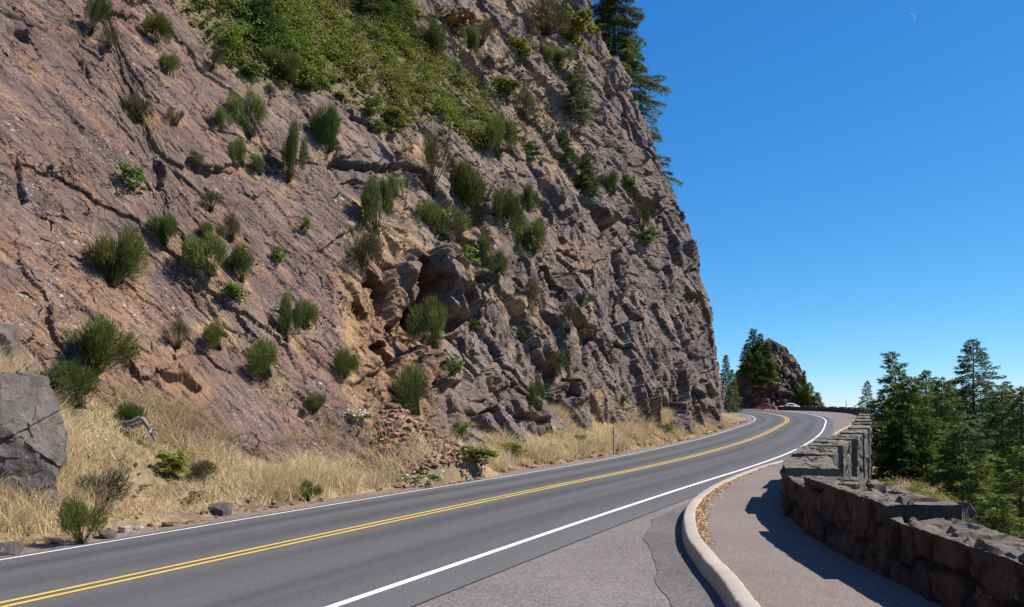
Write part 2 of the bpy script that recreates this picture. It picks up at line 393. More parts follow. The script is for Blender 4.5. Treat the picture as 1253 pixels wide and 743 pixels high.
def ground_z(x, y, scree=True):
    q, yc = nearest(x, y)
    z = zc(yc) + SUP * np.clip(q, -4.1, QR)
    yl = yc + 1.65
    t = -q - 4.1
    D = np.interp(yl, *DT) - .4; Rz = np.interp(yl, *RT)
    tt = np.clip((t - .5) / np.maximum(D - .5, .3), 0, 1)
    bank = Rz * (tt ** 1.15) + np.maximum(t - D, 0) * .75
    z = z + np.where(t > 0, bank + .05 * fbm3(x * 1.1, y * 1.1, x * 0, 4, 3) * np.clip(t, 0, 1), 0)
    if scree:
        ds = np.hypot(x - SCREE[0], y - SCREE[1]) + .25 * fbm3(x * .9, y * .9, x * 0, 3, 77)
        z = np.where(t > .2, np.maximum(z, -.1 + 2.1 - .70 * ds), z)
    lat = (x - edge_x(y)) * .9 + .45 * (y < 110)
    n1 = fbm3(x * .16, y * .16, x * 0, 4, 5); n2 = fbm3(x * .7, y * .7, x * 0, 4, 9)
    drop = np.where(lat > 0, (2.5 - .5 * sstep(18, 26, y)) * sstep(-.25, .25, lat) + np.where(y > 50, .74 * np.maximum(lat - .2, 0), np.maximum(.74 * np.maximum(lat - .2, 0) - (1.3 + .45 * 3.2) * sstep(18, 27, y) * sstep(0, 1, lat) * sstep(9, 4, lat) * .75, 0)) * (1 + .25 * n1) - 2.0 * n1 * sstep(1, 6, lat) - .5 * n2 * sstep(.4, 2, lat), 0)
    return np.maximum(z - drop, -93)

# terrain sheet
def axis(parts):
    return np.unique(np.round(np.concatenate([np.arange(a, b, s) for a, b, s in parts]), 3))
gx = axis([(-300, -40, 20), (-40, -12, 1.0), (-12, 30, .3), (30, 70, .6), (70, 140, 2.5), (140, 420, 20)])
gy = axis([(-120, -15, 8), (-15, 4, .8), (4, 45, .3), (45, 110, .6), (110, 250, 1.5), (250, 600, 25)])
GX, GY = np.meshgrid(gx, gy)
GZ = ground_z(GX, GY) - .035
TV = np.stack([GX, GY, GZ], -1).reshape(-1, 3)
o = link('terrain', make_mesh('terrain', TV, grid_faces(len(gy), len(gx)), M['terrain'])); tag(o, kind='structure')
# sea to the horizon
sx = np.array([-20000., -2000, 0, 2000, 20000]); SX, SY = np.meshgrid(sx, sx)
o = link('sea', make_mesh('sea', np.stack([SX, SY, SX * 0 - 90], -1).reshape(-1, 3), grid_faces(5, 5), M['sea'])); tag(o, kind='structure')

def ribbon(name, qa, qb, mat, lift, n=2, i0=0, i1=None, track=False):
    i1 = i1 or len(C)
    qs = np.linspace(qa, qb, n)
    P = C[i0:i1, None, :] + CN[i0:i1, None, :] * qs[None, :, None]
    z = zc(C[i0:i1, 1])[:, None] + SUP * np.minimum(qs, QR)[None, :] + lift
    V = np.concatenate([P, z[..., None]], -1).reshape(-1, 3)
    uv = np.stack(np.broadcast_arrays(qs[None, :], (np.arange(i0, i1) * .5)[:, None]), -1).reshape(-1, 2)
    at = None
    if track:
        tr = sum(np.exp(-((qs - c) / .38) ** 2) for c in (-2.75, -1.1, 1.0, 2.65))
        at = {'track': np.broadcast_to(tr[None, :], P.shape[:2]).ravel()}
    o = link(name, make_mesh(name, V, grid_faces(P.shape[0], n), mat, True, at, uv))
    return tag(o, kind='structure')
ribbon('road', -4.0, QR + .65, M['asphalt'], 0.0, 41, track=True)
ribbon('white_edge_line', QR - .055, QR + .055, M['white_line'], .005)
ribbon('white_edge_line', -QR - .05, -QR + .05, M['white_line'], .005)
ribbon('yellow_centre_line', .08, .185, M['yellow_line'], .005)
ribbon('yellow_centre_line', -.185, -.08, M['yellow_line'], .005)

# ------------------------------------------------------------------ kerb, pullout, pavement
def unp(x, y, z):
    Z = F * (EYE - z) / (y - YH); return ((x - CX) * Z / F, Z)
KH = .16
kp = [(-.6, -14), (.5, -5), (1.35, 2)] + [unp(x, y, KH) for x, y in [(903.4, 743), (883.7, 712.6), (856.6, 680.6), (839.4, 658.5), (834.5, 636.3), (837, 621.5), (846.8, 609.2), (864, 597), (898.5, 581), (937.9, 567.4)]]
kp = [p for p in kp]
for yy in (28, 34, 42, 50):
    k = np.argmin(abs((C + CN * (QR + .85))[:, 1] - yy)); kp.append(tuple((C + CN * (QR + .85))[k]))
kp += [(23.4, 57.5), (27.0, 65), (30.6, 72.2), (32.6, 76)]
K = smooth(catmull(np.array(kp), .05), 37)
KT = tang(K); KN = np.stack([KT[:, 1], -KT[:, 0]], 1)
def kerb_mesh():
    prof = [(-.015, -.25), (-.005, 0), (.012, KH - .03), (.03, KH - .006), (.05, KH), (.172, KH + .004), (.192, KH - .004), (.20, KH - .03), (.20, -.2)]
    nk = len(prof); rows = []
    cc = np.arange(len(K)) * .2
    for q, h in prof:
        w = .008 * fbm3(K[:, 0] * 2, K[:, 1] * 2, K[:, 0] * 0 + h, 3, 2) + .006 * fbm3(K[:, 0] * 11, K[:, 1] * 11, K[:, 0] * 0 + h * 9, 3, 3)
        P = K + KN * (q + w)[:, None]
        joint = np.where(np.mod(np.arange(len(K)), 61) == 0, -.03 if h > .1 else 0, 0)
        rows.append(np.concatenate([P, (climb(K[:, 1]) + h + w * .5 + joint)[:, None]], 1))
    V = np.stack(rows, 1).reshape(-1, 3)
    return make_mesh('kerb', V, grid_faces(len(K), nk), M['concrete'])
tag(link('kerb', kerb_mesh()), kind='structure')
def strip_xy(name, y, xa, xb, z, mat, n=2, wob=0):
    t = np.linspace(0, 1, n)
    X = xa[:, None] * (1 - t) + xb[:, None] * t
    V = np.stack(np.broadcast_arrays(X, y[:, None], z[:, None]), -1).reshape(-1, 3)
    return tag(link(name, make_mesh(name, V, grid_faces(len(y), n), mat)), kind='structure')
yy = np.arange(-12, 76, .3)
kx = np.interp(yy, K[:, 1], (K + KN * .19)[:, 0]); wx = np.interp(yy, W[:, 1], W[:, 0])
strip_xy('sidewalk', yy, kx, wx + .25, climb(yy) + KH - .018, M['sidewalk'], 8)
# pullout: between the road's edge and the wall, below kerb and pavement
yy = np.arange(-14, 165, .5)
rE = C + CN * (QR + .4); rx = np.interp(yy, rE[:, 1], rE[:, 0]); wx2 = np.interp(yy, W[:, 1], W[:, 0])
strip_xy('pullout', yy, rx, np.maximum(wx2 + .2, rx + .05), climb(yy) - .012, M['pullout'], 6)
# darker patched band along the kerb foot
yy = np.arange(4, 16.0, .2)
kx = np.interp(yy, K[:, 1], K[:, 0]); wid = .50 + .06 * np.sin(yy * 1.7) + .08 * fbm3(yy * 1.5, yy * 0, yy * 0, 3, 4)
wid *= np.clip((16.5 - yy) / 3, .25, 1)
strip_xy('gutter_patch', yy, kx - wid, kx + .01, climb(yy) - .005, M['gutter'], 3)
# parking ground behind the far wall
yy = np.arange(150, 200, 1.0)
rx = np.interp(yy, rE[:380, 1], rE[:380, 0]); rx = np.where(yy > 190, 52, rx)
strip_xy('parking_ground', yy, np.maximum(rx, 50.0), np.interp(yy, [150, 163, 178, 200], [57.0, 60.5, 68, 76]), climb(yy) - .016, M['pullout'], 4)
# gravel shoulder on the cliff side
qs = np.linspace(-4.75, -3.85, 5); i0, i1 = 20, len(C) - 40
P = C[i0:i1, None, :] + CN[i0:i1, None, :] * qs[None, :, None]
wob = .18 * fbm3(P[..., 0] * .8, P[..., 1] * .8, P[..., 0] * 0, 3, 6) * (qs < -4.6)
P = P - CN[i0:i1, None, :] * wob[..., None]
z = zc(C[i0:i1, 1])[:, None] + SUP * np.maximum(qs, -4.1)[None, :] + np.array([.0, .004, .0, -.008, -.010])[None, :] + .004
tag(link('gravel_shoulder', make_mesh('gravel_shoulder', np.concatenate([P, z[..., None]], -1).reshape(-1, 3), grid_faces(P.shape[0], 5), M['gravel_ground'])), kind='structure')

# ------------------------------------------------------------------ the cliff
Lc = C + CN * (-QR)
yl = Lc[:, 1]
sel = (yl > -14) & (yl < 64)
Bp = (Lc - CN * np.interp(yl, *DT)[:, None])[sel][::4]
Bp = np.concatenate([Bp, [(17.6, 69.2), (19.4, 75), (20.3, 81), (20.5, 88), (19.6, 96), (17, 106), (12, 118), (4, 130), (-8, 140)]])
B = smooth(catmull(Bp, .1), 61)
# resample: finer where the picture sees it larger
step = np.where(B[:, 1] < 13, .09, np.clip(.0023 * B[:, 1], .04, .2)); step = np.where(B[:, 1] > 90, .5, step)
acc = np.cumsum(.1 / step); cols = np.interp(np.arange(acc[0], acc[-1]), acc, np.arange(len(B)))
Bx = np.stack([np.interp(cols, np.arange(len(B)), B[:, i]) for i in (0, 1)], 1)
S = cols * .1
BT = tang(smooth(Bx, 31)); BN = np.stack([-BT[:, 1], BT[:, 0]], 1)    # into the hill
u = [-1.6]
while u[-1] < 62:
    h = u[-1]; u.append(h + (.036 if h < 20 else .036 + (h - 20) * .006))
u = np.array(u)
hk = [-2, 0, 6, 12, 17, 20, 27, 36, 64]
tab = {-15: [-1.0, 0, 3.9, 7.6, 10.8, 13.6, 21, 31, 60], 20: [-1.0, 0, 3.8, 7.4, 10.5, 13.2, 20.5, 31, 60], 28: [-.9, 0, 3.2, 6.6, 10.0, 12.6, 19.5, 29, 57], 33: [-.8, 0, 2.7, 5.6, 8.7, 11.2, 18, 27, 53],
       40: [-.6, 0, 2.2, 4.8, 7.4, 9.6, 15, 23, 46], 58: [-.5, 0, 1.4, 3.7, 6.1, 7.8, 11.4, 17, 38], 70: [-.3, 0, .6, 1.5, 3.2, 4.3, 6.9, 10.9, 25], 145: [-.3, 0, .7, 1.6, 3.2, 4.3, 6.8, 10.7, 24]}
ky = np.array(sorted(tab)); SB = np.stack([np.interp(u, hk, tab[k]) for k in ky], 0)       # (stations, u)
yb = np.maximum.accumulate(np.where(S > S[np.argmax(Bx[:, 1] > 70)], np.maximum(Bx[:, 1], 70), Bx[:, 1]))
idx = np.clip(np.searchsorted(ky, yb, 'right') - 1, 0, len(ky) - 2); fr = ((yb - ky[idx]) / (ky[idx + 1] - ky[idx]))[:, None]
set_ = SB[idx] * (1 - fr) + SB[idx + 1] * fr
kern = np.hanning(41)[1:-1]; kern /= kern.sum()
set_ = np.apply_along_axis(lambda a: np.convolve(np.pad(a, 19, mode='edge'), kern, 'valid'), 1, set_)
ylb = yb
zb = ground_z(Bx[:, 0], Bx[:, 1], False) - .15
zb = np.where(Bx[:, 1] > 70, np.minimum(zb, .6), zb)
P0 = Bx[:, None, :] + BN[:, None, :] * set_[..., None]
Z0 = zb[:, None] + u[None, :] + 0 * set_
P0 = np.concatenate([P0, Z0[..., None]], -1)
px, py = proj(P0)
px = np.where(P0[..., 1] < 4, -3000, px)
# slant coordinate up the face
du = np.sqrt(np.gradient(u)[None, :] ** 2 + np.gradient(set_, axis=1) ** 2); U = np.cumsum(du, 1)
SS = S[:, None] + 0 * U
wn = fbm3(P0[..., 0] * .25, P0[..., 1] * .25, P0[..., 2] * .25, 3, 21); wn2 = fbm3(P0[..., 0] * .9, P0[..., 1] * .9, P0[..., 2] * .9, 3, 22)
rough = .55 + .55 * sstep(330, 520, px) + .25 * fbm3(P0[..., 0] * .12, P0[..., 1] * .12, P0[..., 2] * .12, 2, 30)
# broad smooth slabs read calmer
slab = poly_mask(px, py, [(170, 475), (255, 450), (330, 470), (400, 540), (395, 560), (345, 580), (290, 592), (240, 560), (200, 515)], 14)
slab = np.maximum(slab, poly_mask(px, py, [(0, 40), (60, 60), (170, 230), (230, 380), (0, 420)], 60) * .5)
rough = rough * (1 - .45 * slab)
disp = np.zeros_like(U); crack = np.zeros_like(U)
colx = px[:, np.argmin(abs(u - 6))]; wR = sstep(330, 560, colx); wR = np.where(colx < -500, 0, wR)
wn3 = fbm3(P0[..., 0] * 3.1, P0[..., 1] * 3.1, P0[..., 2] * 3.1, 3, 23)
def octave(ang, wcol, l, s, A, tilt, seed, ck, cw, thin=.5):
    m = wcol > .002
    a = R(ang); q1 = SS[m] * math.cos(a) - U[m] * math.sin(a); q2 = SS[m] * math.sin(a) + U[m] * math.cos(a)
    x = q1 / l + .30 * wn[m] + .10 * wn2[m] + .02 * wn3[m]; y = q2 / s + .34 * wn[m] + .13 * wn2[m] + .03 * wn3[m]
    f1, f2, ix, iy, ox, oy = worley2(x, y, seed)
    r = rnd(ix, iy, 5, seed) - .5; g1 = rnd(ix, iy, 6, seed) - .5; g2 = rnd(ix, iy, 7, seed) - .5
    d = A * (1.5 * r + tilt * (g1 * ox + g2 * oy) * 2)
    on = (rnd(ix, iy, 8, seed) < .6)
    e = sstep(cw, 0, f2 - f1) * ck * (.15 + .85 * (rnd(ix, iy, 9, seed) < thin))
    w_ = wcol[m][:, None]
    disp[m] += w_ * rough[m] * (d * (.15 + .85 * on) - e); crack[m] = np.maximum(crack[m], w_ * e / ck * (.3 + .7 * (rnd(ix, iy, 9, seed) < thin)))
wL = 1 - wR
octave(60, wL, 8.0, 4.2, .40, 1.2, 41, .12, .035, .3)
octave(50, wL, 3.4, 1.7, .15, 1.5, 42, .10, .05, .3)
octave(68, wL, 1.6, .70, .10, 2.0, 43, .08, .08, .4)
octave(50, wL, .66, .30, .055, 2.2, 44, .04, .10, .4)
octave(61, wL, .30, .14, .026, 2.2, 45, .01, .14, .5)
octave(82, wR, 7.0, 4.4, .62, 1.4, 51, .25, .04, .5)
octave(62, wR, 3.0, 2.0, .34, 1.9, 52, .20, .06, .45)
octave(98, wR, 1.35, .85, .15, 2.1, 53, .10, .08, .45)
octave(66, wR, .62, .38, .06, 2.1, 54, .03, .12, .5)
disp += .022 * fbm3(P0[..., 0] * 6, P0[..., 1] * 6, P0[..., 2] * 6, 3, 52, .6) + rough * (.30 * fbm3(P0[..., 0] * .33, P0[..., 1] * .33, P0[..., 2] * .33, 3, 50) + .05 * fbm3(P0[..., 0] * 1.6, P0[..., 1] * 1.6, P0[..., 2] * 1.6, 4, 51, .6))
# hollows (-) and proud blocks (+) the cliff really has, with ragged outlines
jx = px + 5 * fbm3(P0[..., 0] * 1.8, P0[..., 1] * 1.8, P0[..., 2] * 1.8, 3, 60); jy = py + 5 * fbm3(P0[..., 0] * 1.8 + 9, P0[..., 1] * 1.8, P0[..., 2] * 1.8, 3, 61)
feats = [([(494, 329), (503, 331), (510, 344), (521, 357), (532, 369), (533, 388), (528, 405), (512, 400), (500, 384), (496, 360)], -1.7),
         ([(461, 339), (470, 352), (475, 384), (467, 381), (459, 368)], -1.0), ([(466, 412), (475, 418), (486, 441), (480, 462), (470, 446), (461, 427)], -1.1),
         ([(434, 360), (442, 371), (449, 385), (443, 393), (433, 378)], -.8), ([(424, 345), (433, 348), (440, 360), (430, 362)], -.6),
         ([(447, 331), (459, 338), (462, 353), (450, 349)], -.8), ([(477, 395), (489, 393), (492, 403), (482, 409)], -.7),
         ([(530, 428), (536, 432), (527, 478), (521, 480), (524, 450)], -.7), ([(537, 466), (543, 472), (541, 492), (535, 486)], -.6),
         ([(660, 325), (668, 330), (677, 347), (686, 373), (679, 371), (664, 342)], -1.0), ([(776, 376), (786, 393), (791, 417), (783, 407)], -1.0),
         ([(685, 285), (694, 299), (697, 322), (689, 315)], -.8), ([(664, 463), (674, 468), (678, 494), (668, 487)], -.9), ([(684, 465), (690, 475), (697, 492), (690, 488)], -.7),
         ([(814, 474), (822, 478), (829, 504), (826, 524), (817, 522)], -1.4), ([(838, 496), (846, 500), (849, 514), (840, 512)], -.8),
         ([(186, 197), (197, 207), (199, 230), (191, 230)], -.62), ([(72, 45), (100, 40), (128, 60), (120, 72), (92, 66)], -.25), ([(10, 25), (36, 40), (34, 50), (14, 44)], -.4),
         ([(88, 58), (94, 62), (112, 95), (107, 95)], -.4), ([(18, 190), (24, 200), (36, 240), (28, 244)], -.4), ([(190, 455), (225, 462), (245, 476), (238, 480), (205, 466)], -.45),
         ([(470, 178), (480, 180), (482, 200), (472, 206)], -.5), ([(540, 120), (560, 128), (565, 146), (548, 138)], -.5), ([(705, 260), (712, 266), (714, 290), (708, 286)], -.5),
         ([(740, 150), (752, 158), (756, 170), (744, 165)], -.6), ([(770, 100), (778, 108), (780, 130), (772, 124)], -.5),
         ([(505, 322), (516, 324), (536, 346), (546, 366), (541, 374), (528, 364), (513, 345)], .75), ([(541, 412), (553, 405), (571, 408), (571, 448), (557, 470), (530, 478)], .55),
         ([(581, 513), (600, 497), (632, 489), (649, 501), (665, 530), (657, 546), (620, 550), (599, 535)], .6), ([(470, 335), (482, 338), (492, 365), (494, 388), (480, 392), (474, 360)], .5),
         ([(532, 328), (548, 340), (556, 362), (546, 360)], .5), ([(560, 350), (585, 348), (595, 372), (572, 380)], .5), ([(676, 330), (705, 345), (715, 372), (692, 370)], .5),
         ([(688, 468), (702, 470), (706, 495), (694, 497)], .5), ([(742, 75), (760, 72), (768, 110), (750, 108)], .6)]
dcav = np.zeros_like(disp)
for poly, d in feats:
    P_ = np.asarray(poly); m_ = (px > P_[:, 0].min() - 15) & (px < P_[:, 0].max() + 15) & (py > P_[:, 1].min() - 15) & (py < P_[:, 1].max() + 15)
    (dcav if d < -.65 else disp)[m_] += d * (1.6 if d < -.65 else .55 if d < 0 else 1) * poly_mask(jx[m_], jy[m_], poly, 1.3 if d < -.65 else 2.5)
BUSH = [
 (145, 325, 64, 60, 'b', 'big rounded green broom bush with a dark stem streak below it on the left face'),
 (118, 430, 78, 56, 'b', 'widest green broom bush, low on the left face above the grassy bank'),
 (205, 286, 30, 34, 'b', 'small upright broom bush up and right of the big rounded one'),
 (257, 320, 44, 46, 'b', 'tall broom bush, left one of a close pair on the middle of the left face'),
 (297, 328, 34, 40, 'b', 'broom bush, right one of a close pair on the middle of the left face'),
 (286, 358, 26, 20, 'l', 'low bright green leafy bush just under the close pair of brooms'),
 (264, 416, 28, 28, 'b', 'round broom bush beside a tan patch below the bright leafy bush'),
 (325, 445, 34, 38, 'b', 'lone broom bush on tan grass above the smooth purple slab'),
 (218, 412, 24, 32, 'd', 'thin brownish bush left of the round broom by the tan patch'),
 (353, 398, 22, 50, 'b', 'tall narrow broom bush running down a crack right of the tan patch'),
 (375, 388, 24, 32, 'b', 'upright broom bush next to the narrow one in the crack'),
 (344, 317, 14, 22, 'l', 'tiny yellow green leafy bush on bare rock right of the broom pair'),
 (375, 275, 12, 16, 'l', 'tiny bright leafy tuft on bare rock above the yellow green one'),
 (308, 147, 38, 50, 'b', 'large broom bush high on the face under the left end of the shrub cover'),
 (271, 150, 22, 24, 'b', 'small broom bush just left of the large high one'),
 (292, 191, 20, 26, 'b', 'small broom bush below the large high one, left of two'),
 (318, 203, 18, 22, 'b', 'small broom bush below the large high one, right of two'),
 (353, 195, 26, 60, 'b', 'long drooping broom bush trailing down the high face'),
 (402, 165, 30, 50, 'b', 'tall broom bush standing alone under the middle of the shrub cover'),
 (172, 137, 34, 26, 'd', 'pale olive bush at the top of the left face'),
 (211, 82, 20, 24, 'b', 'small broom bush beside the tan grass patch near the top left'),
 (160, 222, 28, 28, 'l', 'yellow green leafy bush beside the dark cleft of the upper left face'),
 (114, 22, 24, 46, 'b', 'tall broom bush at the very top of the left face'),
 (133, 48, 18, 22, 'd', 'small olive bush under the tall broom at the very top left'),
 (194, 40, 28, 34, 'b', 'broom bush on the tan grass patch near the top left'),
 (238, 200, 26, 18, 'b', 'low flat broom bush in a crack of the upper left face'),
 (259, 247, 24, 22, 'd', 'small dry bush above the broom pair'),
 (256, 284, 32, 18, 'b', 'low spreading broom just above the left bush of the pair'),
 (284, 280, 16, 30, 'd', 'slim dry bush just above the right bush of the pair'),
 (215, 145, 20, 18, 'd', 'small grey brown bush right of the pale olive one'),
 (463, 262, 36, 62, 'b', 'tall ragged broom bush on tan soil above the rock hollows'),
 (525, 205, 46, 62, 'd', 'large half dried bush below the tip of the shrub cover'),
 (538, 276, 62, 34, 'b', 'broad low broom bush on the ledge above the rock overhang'),
 (575, 248, 50, 68, 'b', 'largest broom bush of the middle face, left in its row'),
 (618, 265, 32, 46, 'b', 'broom bush in the middle of the row on the central face'),
 (652, 291, 38, 40, 'b', 'rounded broom bush at the right end of the row on the central face'),
 (648, 245, 22, 28, 'b', 'small broom bush above the right end of the central row'),
 (612, 175, 34, 46, 'b', 'round dark broom bush at the lower tip of the shrub cover'),
 (445, 315, 34, 44, 'd', 'yellowish dry bush over the left edge of the rock hollows'),
 (550, 327, 44, 42, 'l', 'wide bright green leafy bush beside the rock overhang'),
 (592, 312, 30, 34, 'b', 'broom bush right of the bright leafy one by the overhang'),
 (610, 335, 22, 34, 'b', 'narrow broom bush stepping down right of the overhang'),
 (653, 368, 18, 46, 'd', 'thin upright olive bush on the rock right of the overhang'),
 (520, 402, 36, 52, 'b', 'broom bush growing inside the dark hollow under the overhang'),
 (555, 456, 22, 26, 'l', 'bright leafy bush on the pale upright slab'),
 (502, 484, 40, 52, 'b', 'tall broom bush at the head of the red rubble heap'),
 (425, 452, 26, 30, 'b', 'broom bush at the left edge of the ochre hollow zone'),
 (385, 497, 22, 20, 'b', 'small broom bush on the right shoulder of the smooth purple slab'),
 (696, 393, 22, 36, 'd', 'olive bush beside the orange one on the right of the face'),
 (711, 406, 16, 16, 'o', 'small rust orange bush on the right of the face'),
 (677, 448, 28, 32, 'd', 'grey brown bush over a dark crack on the lower right face'),
 (660, 487, 18, 32, 'b', 'slim broom bush low on the face above the straw grass'),
 (560, 530, 18, 22, 'l', 'bright leafy bush at the cliff foot right of the rubble heap'),
 (485, 230, 20, 22, 'b', 'small broom bush on the tan patch above the tall ragged one'),
 (457, 135, 20, 26, 'l', 'bright green bush hanging from the lower edge of the shrub cover'),
 (464, 157, 18, 16, 'l', 'small bright tuft under the one hanging from the shrub cover'),
 (527, 58, 34, 46, 'b', 'feathery broom bush standing out at the top of the shrub cover'),
 (640, 413, 10, 16, 'l', 'tiny green tuft on the rock above the grey boulder bulge'),
 (581, 398, 12, 14, 'l', 'tiny green tuft right of the pale upright slab'),
 (714, 370, 12, 14, 'l', 'tiny bright tuft above the orange bush'),
 (788, 268, 22, 38, 'd', 'small olive bush high on the right hand nose of the cliff'),
 (793, 292, 24, 20, 'l', 'small leafy bush just under the olive one on the cliff nose'),
 (750, 223, 14, 26, 'b', 'slim broom tuft left of the cliff nose edge'),
 (768, 225, 16, 18, 'l', 'small yellow leafy tuft near the cliff nose edge'),
 (767, 490, 12, 14, 'l', 'small bright bush low at the right end of the cliff face'),
 (645, 130, 42, 34, 'd', 'grey dried bush in the middle of the upper meadow slope'),
 (665, 28, 54, 32, 'd', 'wide olive bush on the upper slope near the skyline trees'),
 (700, 42, 46, 36, 's', 'dark rounded bush right at the foot of the skyline trees'),
 (592, 42, 30, 26, 'd', 'olive bush at the top of the slope left of the wide one'),
 (560, 32, 40, 24, 'o', 'rusty brown bush high on the slope by the shrub cover'),
 (640, 60, 26, 24, 's', 'dark bush on the upper slope under the wide olive one'),
 (685, 72, 34, 22, 'b', 'low green bush at the top edge of the bare rock'),
 (575, 66, 22, 40, 'b', 'narrow green bush in a cleft of the upper slope'),
 (650, 185, 24, 18, 'l', 'yellow green bush on the meadow slope above the small spruces'),
 (620, 110, 30, 18, 's', 'low dark bush on the rocky upper slope'),
 (480, 150, 30, 30, 's', 'dark bush dropping from the lower edge of the shrub cover'),
 (375, 100, 28, 26, 's', 'dark bush on the lower left edge of the shrub cover'),
 (345, 85, 40, 34, 'b', 'grassy broom clump at the left edge of the shrub cover'),
 (260, 75, 24, 24, 'd', 'olive bush at the left end of the shrub cover'),
 (310, 90, 22, 20, 'l', 'bright tuft at the left lower corner of the shrub cover')]
# masks for real ground colours
n_b = sstep(-.3, .25, fbm3(P0[..., 0] * 1.5, P0[..., 1] * 1.5, P0[..., 2] * 1.5, 3, 72))
n_s = fbm3(P0[..., 0] * .5, P0[..., 1] * .5, P0[..., 2] * .5, 4, 70)
GREEN = [(196, -900), (215, 0), (240, 40), (262, 72), (300, 98), (330, 112), (360, 104), (400, 112), (430, 140), (455, 142), (478, 136), (500, 160), (515, 142), (540, 152), (580, 172), (606, 168), (606, 150), (590, 122), (562, 95), (530, 62), (505, 30), (480, 0), (480, -900)]
MEADOW = [(485, 0), (530, 50), (562, 92), (600, 120), (612, 160), (660, 190), (690, 208), (735, 222), (728, 185), (705, 140), (712, 90), (715, 60), (700, 0), (700, -900), (485, -900)]
n_v = fbm3(P0[..., 0] * 1.3, P0[..., 1] * 1.3, P0[..., 2] * 1.3, 3, 74); wx_ = px + 22 * n_s; wy_ = py + 14 * n_s
veg = poly_mask(wx_ + 16 * n_v, wy_ + 16 * n_v, GREEN, 14)
meadow = poly_mask(wx_, wy_, MEADOW, 14)
veg = np.maximum(veg, np.where((px < 205) & (u[None, :] > 19), sstep(19, 22, u)[None, :], 0))
off = (px < -40) & (u[None, :] > 17.5); veg = np.where(off, 1, veg)
n_m = fbm3(P0[..., 0] * .42, P0[..., 1] * .42, P0[..., 2] * .8, 4, 71); soil = meadow * sstep(-.02, .3, n_m) * .95
TAN = [[(470, 150), (520, 165), (560, 210), (545, 235), (500, 205), (478, 190)], [(170, 5), (215, 12), (240, 50), (215, 45)], [(415, 330), (440, 330), (440, 520), (470, 540), (440, 545), (418, 470)], [(430, 240), (520, 240), (500, 330), (470, 320), (425, 300)],
       [(235, 400), (300, 370), (330, 410), (300, 440), (240, 440)], [(330, 470), (350, 440), (400, 520), (420, 560), (400, 560)], [(120, 95), (150, 110), (100, 130)], [(660, 295), (700, 315), (740, 345), (720, 350), (670, 320)], [(575, 320), (640, 370), (660, 400), (640, 400), (590, 350)],
       [(640, 180), (700, 215), (720, 225), (690, 228), (640, 205)], [(480, 300), (520, 315), (500, 330), (470, 325)], [(640, 500), (680, 530), (660, 540)], [(725, 475), (790, 505), (780, 520), (720, 505)], [(560, 230), (600, 280), (590, 300), (540, 250)]]
for t_ in TAN: soil = np.maximum(soil, poly_mask(wx_, wy_, t_, 9) * sstep(-.35, .2, n_s))
for (bx_, by_, bw_, bh_, *_r) in BUSH:
    soil = np.maximum(soil, np.exp(-(((px - bx_ + 9 * n_s) / (bw_ * .75)) ** 2 + ((py - by_ - bh_ * .45) / (bh_ * .7)) ** 2) * 1.3) * n_b * .75)
ochre = poly_mask(wx_, wy_, [(420, 320), (470, 320), (500, 380), (545, 420), (540, 480), (500, 545), (430, 545)], 18)
ochre = np.maximum(ochre, poly_mask(wx_, wy_, [(0, 260), (120, 300), (230, 420), (230, 490), (80, 480), (0, 420)], 45) * .55)
ochre = np.maximum(ochre, poly_mask(wx_, wy_, [(180, 440), (260, 465), (250, 500), (200, 490)], 10) * .9)
ochre = np.maximum(ochre, poly_mask(wx_, wy_, [(680, 280), (720, 300), (730, 330), (690, 330)], 8) * .6)
def blur(A):
    A = A.copy(); A[1:-1] = .25 * A[:-2] + .5 * A[1:-1] + .25 * A[2:]; A[:, 1:-1] = .25 * A[:, :-2] + .5 * A[:, 1:-1] + .25 * A[:, 2:]; return A
disp = .75 * disp + .25 * blur(disp)
disp = disp * (1 - .5 * veg) + veg * .25 * n_s
lean = np.arctan2(np.gradient(set_, axis=1), np.gradient(u)[None, :])
out = -BN[:, None, :] * np.cos(lean)[..., None]
Nrm = np.concatenate([out, np.sin(lean)[..., None]], -1)
UPV = np.concatenate([np.sin(lean)[..., None] * BN[:, None, :], np.cos(lean)[..., None]], -1)
P1 = P0 + Nrm * (disp + dcav)[..., None] - dcav[..., None] * (.45 * np.concatenate([BT, 0 * BT[:, :1]], 1)[:, None, :] + .45 * UPV)
CV = P1.reshape(-1, 3)
# uneven steps keep the outline from repeating
o = link('cliff', make_mesh('cliff', CV, grid_faces(len(S), len(u), False), M['cliff'], False, {'right': np.broadcast_to(wR[:, None], U.shape).ravel(), 'ochre': ochre.ravel(), 'soil': soil.ravel(), 'veg': veg.ravel(), 'crack': crack.ravel()}, np.stack([SS * math.cos(R(59)) - U * math.sin(R(59)), SS * math.sin(R(59)) + U * math.cos(R(59))], -1).reshape(-1, 2)))
tag(o, kind='structure')
cpx, cpy = proj(P1); cdep = P1[..., 1]
def pick(x, y, r=2.5):
    """the point of the cliff face seen at a place of the photograph"""
    m = (abs(cpx - x) < r) & (abs(cpy - y) < r) & (cdep > 4)
    if not m.any(): return pick(x, y, r * 2) if r < 40 else None
    k = np.argmin(np.where(m, cdep, 1e9)); return CV[k].copy()
def face_normals():
    a_ = np.gradient(P1, axis=0); b_ = np.gradient(P1, axis=1); n_ = np.cross(a_, b_)
    n_ /= np.linalg.norm(n_, axis=-1)[..., None] + 1e-9
    s_ = np.sign((n_ * Nrm).sum(-1))[..., None]; return n_ * s_
FN = face_normals()

